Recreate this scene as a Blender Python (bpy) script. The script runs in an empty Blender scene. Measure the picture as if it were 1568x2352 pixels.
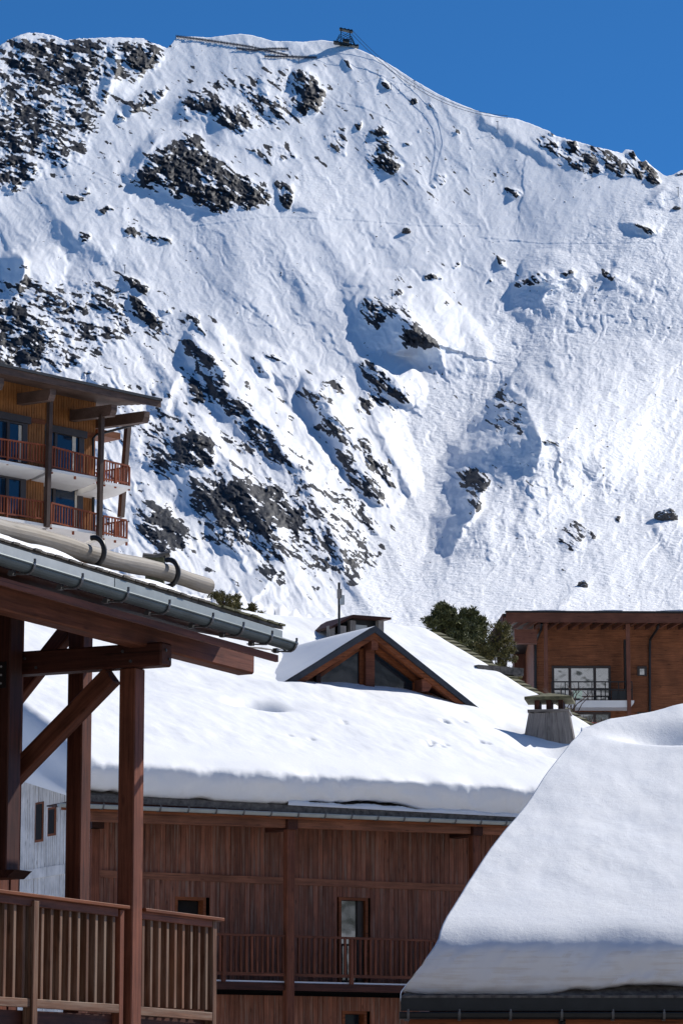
import bpy, bmesh, math, random
import numpy as np
from mathutils import Vector, Matrix
random.seed(7); RNG = np.random.default_rng(11)
scn = bpy.context.scene
COL = scn.collection

# ------------------------------------------------------------------ camera, sky, sun, exposure
F, CX, CY, HOR = 7430.0, 784.0, 1176.0, 2550.0        # lens measured on a 1568 x 2352 view of the scene
PITCH = math.atan((HOR - CY) / F)
cam_d = bpy.data.cameras.new('camera'); cam = bpy.data.objects.new('camera', cam_d); COL.objects.link(cam)
cam_d.sensor_fit = 'VERTICAL'; cam_d.sensor_height = 36.0; cam_d.lens = 36.0 * F / 2352.0
cam_d.clip_start = 0.5; cam_d.clip_end = 30000
cam.rotation_euler = (math.pi / 2 + PITCH, 0, 0)
scn.camera = cam
SUN_EL, SUN_AZ = math.radians(42), math.radians(56)   # azimuth from +Y towards +X: beyond and to the right
w = bpy.data.worlds.new('World'); scn.world = w; w.use_nodes = True
nt = w.node_tree; bg = nt.nodes['Background']
sky = nt.nodes.new('ShaderNodeTexSky'); sky.sky_type = 'NISHITA'; sky.sun_disc = False
sky.sun_elevation = SUN_EL; sky.sun_rotation = SUN_AZ
sky.altitude = 6000; sky.air_density = 1.0; sky.dust_density = 0.0; sky.ozone_density = 10.0
deep = nt.nodes.new('ShaderNodeMix'); deep.data_type = 'RGBA'; deep.blend_type = 'MULTIPLY'; deep.inputs[0].default_value = 1.0
deep.inputs[7].default_value = (.50, 1.0, 1.06, 1)       # the deep polarised blue of the high alpine sky
nt.links.new(sky.outputs[0], deep.inputs[6]); nt.links.new(deep.outputs[2], bg.inputs[0]); bg.inputs[1].default_value = 0.090
sun_d = bpy.data.lights.new('sun', 'SUN'); sun = bpy.data.objects.new('sun', sun_d); COL.objects.link(sun)
sun_d.energy = 3.8; sun_d.angle = math.radians(0.53); sun_d.color = (1.0, 0.955, 0.89)
sd = Vector((math.cos(SUN_EL) * math.sin(SUN_AZ), math.cos(SUN_EL) * math.cos(SUN_AZ), math.sin(SUN_EL)))
sun.rotation_euler = sd.to_track_quat('Z', 'Y').to_euler()
scn.view_settings.view_transform = 'Standard'; scn.view_settings.look = 'None'
scn.view_settings.exposure = 0.52; scn.view_settings.gamma = 1.0; scn.view_settings.use_curve_mapping = False
scn.render.engine = 'CYCLES'; scn.cycles.max_bounces = 6; scn.cycles.diffuse_bounces = 4

# ------------------------------------------------------------------ measuring helpers
cp, sp = math.cos(PITCH), math.sin(PITCH)
def ray(x, y):
    cx = (x - CX) / F; cy = (CY - y) / F
    Y = cp - cy * sp
    return cx / Y, 1.0, (sp + cy * cp) / Y
def P(x, y, Y):
    r = ray(x, y); return Vector((r[0] * Y, Y, r[2] * Y))
class Frame:
    """ground-plan frame of a building: local x along its front, local y into it, z up"""
    def __init__(s, px, Y, alpha, base=-9.0):
        a = math.radians(90 - alpha); s.d = (math.cos(a), math.sin(a)); s.i = (-s.d[1], s.d[0])
        s.O = (ray(px, 1900)[0] * Y, Y); s.ang = a
    def on(s, x, y, w):                    # point of the plane local y = w
        r = ray(x, y); ox = s.O[0] + s.i[0] * w; oy = s.O[1] + s.i[1] * w
        u = (r[0] * oy - ox) / (s.d[0] - r[0] * s.d[1]); t = oy + u * s.d[1]
        return Vector((u, w, t * r[2]))
    def onu(s, x, y, u):                   # point of the plane local x = u
        r = ray(x, y); ox = s.O[0] + s.d[0] * u; oy = s.O[1] + s.d[1] * u
        q = (r[0] * oy - ox) / (s.i[0] - r[0] * s.i[1]); t = oy + q * s.i[1]
        return Vector((u, q, t * r[2]))
    def onplane(s, x, y, z0, y0, k):       # point of the sloping plane z = z0 + k * (local y - y0)
        r = ray(x, y)                      # world: t*(rx,1,rz); local y = i.(p-O)
        c = -(s.i[0] * s.O[0] + s.i[1] * s.O[1]); m = s.i[0] * r[0] + s.i[1]
        t = (z0 + k * (c - y0)) / (r[2] - k * m)
        lx = s.d[0] * (t * r[0] - s.O[0]) + s.d[1] * (t - s.O[1]); ly = c + m * t
        return Vector((lx, ly, t * r[2]))
    def world(s, v):
        return Vector((s.O[0] + s.d[0] * v[0] + s.i[0] * v[1], s.O[1] + s.d[1] * v[0] + s.i[1] * v[1], v[2]))

# ------------------------------------------------------------------ object helpers
def tag(o, label=None, cat=None, group=None, kind=None):
    if label: o['label'] = label
    if cat: o['category'] = cat
    if group: o['group'] = group
    if kind: o['kind'] = kind
    return o
def root(name, fr, label, cat, group=None):
    o = bpy.data.objects.new(name, None); COL.objects.link(o)
    if isinstance(fr, Frame): o.location = (fr.O[0], fr.O[1], 0); o.rotation_euler = (0, 0, fr.ang)
    else: o.location = fr
    return tag(o, label, cat, group)
def link(name, me, mat, parent=None, mw=None):
    o = bpy.data.objects.new(name, me); COL.objects.link(o)
    if mat is not None and not me.materials: me.materials.append(mat)
    if parent is not None: o.parent = parent
    if mw is not None: o.matrix_basis = mw
    return o
def mesh(name, vs, fs, smooth=False):
    me = bpy.data.meshes.new(name); me.from_pydata([tuple(v) for v in vs], [], fs)
    if smooth: me.shade_smooth()
    return me
CACHE = {}
def box_mesh(L, W, H, bev, mat):
    k = (round(L, 4), round(W, 4), round(H, 4), bev, mat.name)
    if k in CACHE: return CACHE[k]
    bm = bmesh.new(); bmesh.ops.create_cube(bm, size=1.0)
    for v in bm.verts: v.co = Vector((v.co.x * L, v.co.y * W, v.co.z * H))
    if bev: bmesh.ops.bevel(bm, geom=bm.edges[:], offset=bev, segments=1, affect='EDGES')
    me = bpy.data.meshes.new('timber'); bm.to_mesh(me); bm.free(); me.materials.append(mat)
    CACHE[k] = me; return me
def beam(name, p, q, w, h, mat, parent, up=(0, 0, 1), bev=0.0, label=None):
    """timber from p to q; local x runs along it, h measured towards 'up'"""
    p, q = Vector(p), Vector(q); x = (q - p); L = x.length; x.normalize()
    up = Vector(up)
    if abs(x.dot(up)) > .95: up = Vector((0, 1, 0)) if abs(x.y) < .9 else Vector((1, 0, 0))
    y = up.cross(x).normalized(); z = x.cross(y)
    M = Matrix(((x.x, y.x, z.x, 0), (x.y, y.y, z.y, 0), (x.z, y.z, z.z, 0), (0, 0, 0, 1)))
    M.translation = (p + q) / 2
    o = link(name, box_mesh(L, w, h, bev, mat), None, parent, M)
    if label: o['label'] = label
    return o
def box(name, x0, x1, y0, y1, z0, z1, mat, parent, bev=0.0):
    D = (abs(x1 - x0), abs(y1 - y0), abs(z1 - z0)); c = Vector(((x0 + x1) / 2, (y0 + y1) / 2, (z0 + z1) / 2))
    k = D.index(max(D))
    if k == 0: return beam(name, c - Vector((D[0] / 2, 0, 0)), c + Vector((D[0] / 2, 0, 0)), D[1], D[2], mat, parent, bev=bev)
    if k == 1: return beam(name, c - Vector((0, D[1] / 2, 0)), c + Vector((0, D[1] / 2, 0)), D[0], D[2], mat, parent, bev=bev)
    return beam(name, c - Vector((0, 0, D[2] / 2)), c + Vector((0, 0, D[2] / 2)), D[0], D[1], mat, parent, up=(0, 1, 0), bev=bev)
class MB:
    """collects several shapes into one mesh"""
    def __init__(s): s.v, s.f = [], []
    def add(s, vs, fs):
        n = len(s.v); s.v += [Vector(v) for v in vs]; s.f += [tuple(i + n for i in f) for f in fs]; return s
    def bx(s, x0, x1, y0, y1, z0, z1):
        return s.add([(x0, y0, z0), (x1, y0, z0), (x1, y1, z0), (x0, y1, z0), (x0, y0, z1), (x1, y0, z1), (x1, y1, z1), (x0, y1, z1)],
                     [(0, 3, 2, 1), (4, 5, 6, 7), (0, 1, 5, 4), (1, 2, 6, 5), (2, 3, 7, 6), (3, 0, 4, 7)])
    def bar(s, p, q, w, h=None, up=(0, 0, 1)):
        h = h or w; p, q = Vector(p), Vector(q); x = (q - p).normalized(); up = Vector(up)
        if abs(x.dot(up)) > .95: up = Vector((0, 1, 0)) if abs(x.y) < .9 else Vector((1, 0, 0))
        y = up.cross(x).normalized() * (w / 2); z = x.cross(y).normalized() * (h / 2)
        return s.add([p - y - z, p + y - z, p + y + z, p - y + z, q - y - z, q + y - z, q + y + z, q - y + z],
                     [(0, 3, 2, 1), (4, 5, 6, 7), (0, 1, 5, 4), (1, 2, 6, 5), (2, 3, 7, 6), (3, 0, 4, 7)])
    def tube(s, pts, r, n=8, cap=True, squash=None):
        pts = [Vector(p) for p in pts]; R = r if isinstance(r, (list, tuple)) else [r] * len(pts); base = len(s.v); prev = None
        for k, p in enumerate(pts):
            t = (pts[min(k + 1, len(pts) - 1)] - pts[max(k - 1, 0)]).normalized()
            a = prev if prev is not None else (Vector((0, 0, 1)) if abs(t.z) < .9 else Vector((0, 1, 0)))
            a = (a - t * a.dot(t)).normalized(); b = t.cross(a); prev = a
            for j in range(n):
                g = 2 * math.pi * j / n; s.v.append(p + (a * math.cos(g) + b * math.sin(g)) * R[k])
        for k in range(len(pts) - 1):
            for j in range(n):
                j2 = (j + 1) % n; s.f.append((base + k * n + j, base + k * n + j2, base + (k + 1) * n + j2, base + (k + 1) * n + j))
        if cap:
            s.f.append(tuple(base + j for j in reversed(range(n)))); e = base + (len(pts) - 1) * n
            s.f.append(tuple(e + j for j in range(n)))
        return s
    def prism(s, poly, axis, a, b):
        """poly in the two remaining axes (x,z for axis y; y,z for axis x; x,y for axis z) extruded from a to b"""
        n = len(poly)
        def pt(q, t): return (q[0], t, q[1]) if axis == 'y' else (t, q[0], q[1]) if axis == 'x' else (q[0], q[1], t)
        vs = [pt(q, a) for q in poly] + [pt(q, b) for q in poly]
        return s.add(vs, [tuple(range(n)), tuple(range(2 * n - 1, n - 1, -1))] + [(k, n + k, n + (k + 1) % n, (k + 1) % n) for k in range(n)])
    def build(s, name, mat, parent=None, smooth=False, kind=None, label=None):
        me = mesh(name, s.v, s.f, smooth)
        bm = bmesh.new(); bm.from_mesh(me); bmesh.ops.recalc_face_normals(bm, faces=bm.faces[:]); bm.to_mesh(me); bm.free()
        if smooth: me.shade_smooth()
        o = link(name, me, mat, parent)
        if kind: o['kind'] = kind
        if label: o['label'] = label
        return o

# ------------------------------------------------------------------ materials
def new_mat(name):
    m = bpy.data.materials.new(name); m.use_nodes = True; n = m.node_tree.nodes; return m, n, m.node_tree.links, n['Principled BSDF']
def ramp(n, stops):
    r = n.new('ShaderNodeValToRGB'); e = r.color_ramp.elements
    while len(e) < len(stops): e.new(.5)
    for k, (p, c) in enumerate(stops):
        e[k].position = p; e[k].color = (*c, 1) if isinstance(c, tuple) else (c, c, c, 1)
    return r
def noise(n, l, vec, scale, detail=4, rough=.55):
    t = n.new('ShaderNodeTexNoise'); t.inputs['Scale'].default_value = scale; t.inputs['Detail'].default_value = detail
    t.inputs['Roughness'].default_value = rough
    if vec is not None: l.new(vec, t.inputs['Vector'])
    return t
def mixc(n, l, fac, a, b, mode='MIX'):
    m = n.new('ShaderNodeMix'); m.data_type = 'RGBA'; m.blend_type = mode
    for sock, v in ((m.inputs[0], fac), (m.inputs[6], a), (m.inputs[7], b)):
        if isinstance(v, (int, float)): sock.default_value = v
        elif isinstance(v, tuple): sock.default_value = (*v, 1)
        else: l.new(v, sock)
    return m.outputs[2]
def bump(n, l, h, strength, dist, b):
    k = n.new('ShaderNodeBump'); k.inputs['Strength'].default_value = strength; k.inputs['Distance'].default_value = dist
    l.new(h, k.inputs['Height']); l.new(k.outputs[0], b.inputs['Normal'])
def wood(name, dark, light, grey=None, greyness=0.0, axis=0, rough=.6, per_object=True, fine=1.0):
    m, n, l, b = new_mat(name)
    tc = n.new('ShaderNodeTexCoord'); mp = n.new('ShaderNodeMapping')
    oi = n.new('ShaderNodeObjectInfo')
    off = n.new('ShaderNodeVectorMath'); off.operation = 'ADD'; l.new(tc.outputs['Object'], off.inputs[0])
    sc = n.new('ShaderNodeVectorMath'); sc.operation = 'SCALE'; sc.inputs[0].default_value = (13.1, 7.7, 5.3)
    l.new(oi.outputs['Random'], sc.inputs['Scale']); l.new(sc.outputs[0], off.inputs[1])
    s = [26.0 * fine] * 3; s[axis] = 1.3 * fine; mp.inputs['Scale'].default_value = s; l.new(off.outputs[0], mp.inputs['Vector'])
    g = noise(n, l, mp.outputs[0], 1.0, 5, .65)
    big = noise(n, l, off.outputs[0], 1.7, 4, .6)
    mp2 = n.new('ShaderNodeMapping'); s2 = [9.0] * 3; s2[axis] = 3.2; mp2.inputs['Scale'].default_value = s2; l.new(off.outputs[0], mp2.inputs['Vector'])
    vo = n.new('ShaderNodeTexVoronoi'); vo.inputs['Scale'].default_value = .62; l.new(mp2.outputs[0], vo.inputs['Vector'])
    r = ramp(n, [(.28, dark), (.72, light)]); l.new(g.outputs['Fac'], r.inputs[0])
    c = r.outputs[0]
    kn = ramp(n, [(.05, .25), (.16, 1.0)]); l.new(vo.outputs['Distance'], kn.inputs[0]); c = mixc(n, l, .7, c, kn.outputs[0], 'MULTIPLY')
    br = ramp(n, [(.3, .62), (.7, 1.22)]); l.new(big.outputs['Fac'], br.inputs[0]); c = mixc(n, l, .8, c, br.outputs[0], 'MULTIPLY')
    mp3 = n.new('ShaderNodeMapping'); s3 = [34.0 * fine] * 3; s3[axis] = .55 * fine; mp3.inputs['Scale'].default_value = s3; l.new(off.outputs[0], mp3.inputs['Vector'])
    ck = noise(n, l, mp3.outputs[0], 1.0, 2, .5); ckr = ramp(n, [(.655, 1.0), (.70, .30)]); l.new(ck.outputs['Fac'], ckr.inputs[0]); c = mixc(n, l, .9, c, ckr.outputs[0], 'MULTIPLY')   # drying checks along the grain
    if per_object:
        rr = ramp(n, [(0, .68), (1, 1.25)]); l.new(oi.outputs['Random'], rr.inputs[0]); c = mixc(n, l, 1.0, c, rr.outputs[0], 'MULTIPLY')
    if grey:
        gr = ramp(n, [(.55 - greyness * .4, 0.0), (.75 - greyness * .35, 1.0)]); gn = noise(n, l, mp.outputs[0], .6, 6, .7); l.new(gn.outputs['Fac'], gr.inputs[0])
        c = mixc(n, l, gr.outputs[0], c, grey)
    l.new(c, b.inputs['Base Color']); b.inputs['Roughness'].default_value = rough; b.inputs['Specular IOR Level'].default_value = .22
    bump(n, l, g.outputs['Fac'], .5, .006, b)
    return m
def plain(name, col, rough=.5, metal=0.0, var=.15, scale=6.0, bmp=0.0):
    m, n, l, b = new_mat(name); tc = n.new('ShaderNodeTexCoord')
    t = noise(n, l, tc.outputs['Object'], scale, 5, .6)
    r = ramp(n, [(.3, tuple(c * (1 - var) for c in col)), (.7, tuple(min(1, c * (1 + var)) for c in col))]); l.new(t.outputs['Fac'], r.inputs[0])
    l.new(r.outputs[0], b.inputs['Base Color']); b.inputs['Roughness'].default_value = rough; b.inputs['Metallic'].default_value = metal
    if bmp: bump(n, l, t.outputs['Fac'], bmp, .01, b)
    return m
def snow_mat(name, fine=14.0, dirt=0.0, strength=.35, dist=.03):
    m, n, l, b = new_mat(name); tc = n.new('ShaderNodeTexCoord')
    a = noise(n, l, tc.outputs['Object'], fine, 6, .65); c = noise(n, l, tc.outputs['Object'], fine * .13, 4, .55)
    mp = n.new('ShaderNodeMapping'); mp.inputs['Scale'].default_value = (1.2, 2, 16); l.new(tc.outputs['Object'], mp.inputs[0])
    st = noise(n, l, mp.outputs[0], 1.0, 4, .6)
    col = ramp(n, [(.3, (.83, .85, .885)), (.7, (.88, .89, .905))]); l.new(c.outputs['Fac'], col.inputs[0]); o = col.outputs[0]
    if dirt:
        ge = n.new('ShaderNodeNewGeometry'); sx = n.new('ShaderNodeSeparateXYZ'); l.new(ge.outputs['True Normal'], sx.inputs[0])   # old strata show where the slab is cut
        cut = ramp(n, [(.0, 1.0), (.12, 0.0)]); l.new(sx.outputs['Z'], cut.inputs[0])
        bk = noise(n, l, tc.outputs['Object'], 1.6, 3, .6); mx = n.new('ShaderNodeMath'); mx.operation = 'MULTIPLY_ADD'; mx.inputs[1].default_value = .7; l.new(bk.outputs['Fac'], mx.inputs[0]); l.new(st.outputs['Fac'], mx.inputs[2]); dr = ramp(n, [(.84, .0), (1.02, dirt)]); l.new(mx.outputs[0], dr.inputs[0]); mu = n.new('ShaderNodeMath'); mu.operation = 'MULTIPLY'
        l.new(dr.outputs[0], mu.inputs[0]); l.new(cut.outputs[0], mu.inputs[1]); o = mixc(n, l, mu.outputs[0], o, (.56, .47, .37))
    l.new(o, b.inputs['Base Color']); b.inputs['Roughness'].default_value = .55; b.inputs['Specular IOR Level'].default_value = .25
    gn = noise(n, l, tc.outputs['Object'], fine * 5, 4, .7); a2 = n.new('ShaderNodeMath'); a2.operation = 'MULTIPLY_ADD'; a2.inputs[1].default_value = .22
    l.new(gn.outputs['Fac'], a2.inputs[0]); l.new(c.outputs['Fac'], a2.inputs[2])
    ad = n.new('ShaderNodeMath'); ad.operation = 'MULTIPLY_ADD'; ad.inputs[1].default_value = .40
    l.new(a.outputs['Fac'], ad.inputs[0]); l.new(a2.outputs[0], ad.inputs[2])
    bump(n, l, ad.outputs[0], strength, dist, b)
    return m
def glass_mat(name, col=(.012, .02, .03)):
    m, n, l, b = new_mat(name); b.inputs['Base Color'].default_value = (*col, 1); b.inputs['Roughness'].default_value = .04
    b.inputs['Specular IOR Level'].default_value = .55
    tc = n.new('ShaderNodeTexCoord'); t = noise(n, l, tc.outputs['Object'], 1.3, 2, .5); bump(n, l, t.outputs['Fac'], .08, .05, b); return m
W_RED = wood('stained_redwood', (.078, .0250, .0130), (.240, .082, .045))
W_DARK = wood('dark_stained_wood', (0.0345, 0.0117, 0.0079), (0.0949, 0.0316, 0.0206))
W_PLANK = wood('facade_plank_wood', (0.1225, 0.0460, 0.0283), (0.3438, 0.1357, 0.0826), (0.2500, 0.1711, 0.1357), .12)
W_ORANGE = wood('orange_larch', (.14, .040, .014), (.31, .098, .035))
W_RAIL = wood('weathered_baluster', (0.0850, 0.0348, 0.0184), (0.2295, 0.1184, 0.0694), (0.2380, 0.1665, 0.1190), .24)
W_LOG = wood('weathered_log', (.15, .125, .095), (.36, .31, .25), (.29, .265, .235), .4, fine=.8)
W_HONEY = wood('honey_cladding', (0.1869, 0.0743, 0.0213), (0.3881, 0.1582, 0.0475), axis=2, per_object=False)
W_HORIZ = wood('brown_clapboard', (0.1232, 0.0430, 0.0180), (0.2915, 0.1070, 0.0470), axis=0, per_object=False)
W_BEAMGREY = wood('grey_brown_beam', (0.0585, 0.0364, 0.0286), (0.1300, 0.0832, 0.0650))
W_BROWNBOARD = wood('brown_fascia', (0.0878, 0.0338, 0.0216), (0.1755, 0.0702, 0.0459))
W_WHITE = wood('pale_siding', (.70, .67, .64), (.90, .87, .84), axis=2, per_object=False)
W_OLD = wood('old_grey_plank', (0.0616, 0.0540, 0.0489), (0.4032, 0.3618, 0.3276), (0.2464, 0.2268, 0.2080), .35, fine=1.6)
BALCONY = wood('red_balcony_wood', (0.1500, 0.0350, 0.0137), (0.3375, 0.0900, 0.0375))
ZINC = plain('zinc_gutter', (.085, .112, .122), .42, .30, .25, 3.0)
W_BAND = wood('warm_band_wood', (0.1235, 0.0494, 0.0286), (0.3120, 0.1274, 0.0728))
ZINC_L = plain('pale_zinc', (.44, .46, .45), .5, .1, .12, 4.0)
ZINC_M = plain('dull_zinc', (.33, .36, .355), .5, .1, .12, 4.0)
STEEL = plain('dark_bracket_steel', (.12, .12, .125), .45, .5, .2, 8.0)
BLACK = plain('black_iron', (.012, .012, .013), .45, .2, .2, 8.0)
DARKMET = plain('dark_metal', (.018, .020, .022), .4, .4, .25, 3.0)
SLATE = plain('dark_slate', (.030, .033, .042), .6, 0, .25, 5.0)
SHINGLE = plain('old_shingle', (.13, .115, .10), .85, 0, .6, 9.0, .6)
MOSS = plain('mossy_shingle', (.105, .100, .052), .9, 0, .5, 9.0, .6)
WHITE = plain('white_render', (.72, .71, .69), .7, 0, .04, 2.0)
DARKROOM = plain('dark_interior', (.010, .009, .009), .9, 0, .1)
FRAMEW = plain('dark_window_frame', (.035, .024, .020), .5, 0, .2)
GLASS = glass_mat('window_glass')
GLASS_B = glass_mat('blue_window_glass', (.006, .020, .042))
GLASS_R = glass_mat('coated_window_glass', (.02, .025, .03)); GLASS_R.node_tree.nodes['Principled BSDF'].inputs['IOR'].default_value = 2.8
CURTAIN = plain('pale_curtain', (.62, .58, .50), .9, 0, .1, 4)
SNOW = snow_mat('roof_snow', 9.0)
SNOW_D = snow_mat('old_roof_snow', 12.0, .30, .5)
SNOW_G = snow_mat('ground_snow', 1.2)
DARK_GROUND = plain('bounce_cut_ground', (.30, .285, .27), .85, 0, .5, .06)  # grey of the added ground sheets, toned to set the bounced light
# ------------------------------------------------------------------ ground
def sheet(name, x0, x1, y0, y1, z, mat): tag(link(name, mesh(name, [(x0, y0, z), (x1, y0, z), (x1, y1, z), (x0, y1, z)], [(0, 1, 2, 3)]), mat), kind='structure')
sheet('ground', -4000, 4000, -60, 420, -9, SNOW_G)
sheet('added_dark_ground', -260, 260, -58, 50, -8.99, DARK_GROUND); sheet('added_dark_court', -4, 260, 52, 190, -8.985, DARK_GROUND)      # unseen darker ground, added to cut the bounce off sunlit snow
# terrace on which the pines and the clapboard building stand, behind the long chalet
tv, tf = [], []
for i in range(61):
    x = -150 + 5 * i
    for j, (yy_, zz_) in enumerate(((91, -9.2), (97, -2), (102, 6), (107, 10.4), (125, 11.5), (150, 12.5), (240, 14), (430, -2))): tv.append((x, yy_, zz_ + (.25 * math.sin(i * 1.3 + j) if j else 0)))
for i in range(60):
    for j in range(7): tf.append((i * 8 + j, i * 8 + 8 + j, i * 8 + 9 + j, i * 8 + 1 + j))
tag(link('hillside', mesh('hillside', tv, tf, True), SNOW_G), kind='structure')
# unseen wooded, snowy hills added behind the camera for window reflections and fill light
hv, hf = [], []; hn = 80
for i in range(hn + 1):
    x = -4000 + 100 * i; c_ = 1 + .25 * math.sin(i * .7) + .18 * math.sin(i * 1.9 + 1)
    for j, (yy_, zz_) in enumerate(((-60, -9), (-350, 20), (-900, 220), (-1500, 430), (-1900, 640))): hv.append((x + 30 * math.sin(i * 3.1 + j), yy_ - 40 * math.sin(i * 2.3 + j) * (j > 0), zz_ * (c_ if j > 1 else 1)))
for i in range(hn):
    for j in range(4): hf.append((i * 5 + j, i * 5 + j + 1, (i + 1) * 5 + j + 1, (i + 1) * 5 + j))
m_, n_, l_, b_ = new_mat('added_hill_slope'); tc_ = n_.new('ShaderNodeTexCoord'); t_ = noise(n_, l_, tc_.outputs['Object'], .012, 6, .65)
r_ = ramp(n_, [(.44, (.05, .06, .05)), (.56, (.62, .64, .67))]); l_.new(t_.outputs['Fac'], r_.inputs[0]); l_.new(r_.outputs[0], b_.inputs['Base Color']); b_.inputs['Roughness'].default_value = .9
tag(link('added_hills', mesh('added_hills', hv, hf, True), m_), kind='structure')

# ------------------------------------------------------------------ mountain
def pn(x, y, seed):                                    # gradient noise, arrays in, about -1..1 out
    r = np.random.default_rng(seed); g = r.uniform(0, 2 * np.pi, (256, 256)); gx, gy = np.cos(g), np.sin(g)
    xi = np.floor(x).astype(int); yi = np.floor(y).astype(int); xf = x - xi; yf = y - yi
    u = xf * xf * xf * (xf * (xf * 6 - 15) + 10); v = yf * yf * yf * (yf * (yf * 6 - 15) + 10)
    def d(a, b):
        i, j = (xi + a) & 255, (yi + b) & 255; return gx[i, j] * (xf - a) + gy[i, j] * (yf - b)
    return 1.5 * ((d(0, 0) * (1 - u) + d(1, 0) * u) * (1 - v) + (d(0, 1) * (1 - u) + d(1, 1) * u) * v)
def fbm(x, y, seed, o=4, gain=.5):
    s = 0; a = 1; f = 1
    for k in range(o): s = s + a * pn(x * f + 17.3 * k, y * f - 9.1 * k, seed + k); a *= gain; f *= 2.03
    return s
def ridged(x, y, seed, o=4, gain=.55):
    s = 0; a = 1; f = 1
    for k in range(o): s = s + a * (1 - 2 * np.abs(pn(x * f + 7.7 * k, y * f + 3.1 * k, seed + k))); a *= gain; f *= 2.1
    return s
SKY_L = [(-1100, 330), (-700, 215), (-400, 190), (-120, 140), (0, 106), (20, 91), (60, 75), (90, 76), (120, 80), (150, 92), (190, 88), (250, 86), (330, 88), (345, 96), (370, 105), (384, 111), (395, 100), (407, 84),
         (440, 84), (480, 86), (515, 82), (550, 78), (580, 81), (605, 88), (625, 94), (655, 95), (700, 96), (738, 92), (775, 97), (800, 106), (830, 116), (870, 134), (910, 157),
         (950, 184), (1000, 213), (1050, 237), (1100, 256), (1150, 268), (1185, 273), (1215, 283), (1240, 293), (1262, 303), (1275, 312), (1305, 320), (1350, 333), (1400, 345),
         (1428, 352), (1434, 344), (1452, 345), (1462, 362), (1472, 372), (1482, 368), (1500, 385), (1520, 400), (1530, 405), (1545, 401), (1556, 394), (1568, 391), (1640, 372), (1760, 350), (2000, 400), (2700, 620)]
Q1 = lambda pts: [(x / 2, y / 2) for x, y in pts]
Q2 = lambda pts: [(784 + x / 2, y / 2) for x, y in pts]
Q3 = lambda pts: [(x / 2, 564 + y / 2) for x, y in pts]
Q4 = lambda pts: [(784 + x / 2, 564 + y / 2) for x, y in pts]
Q5 = lambda pts: [(784 + x / 2, 1034.6 + y / 2) for x, y in pts]
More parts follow.
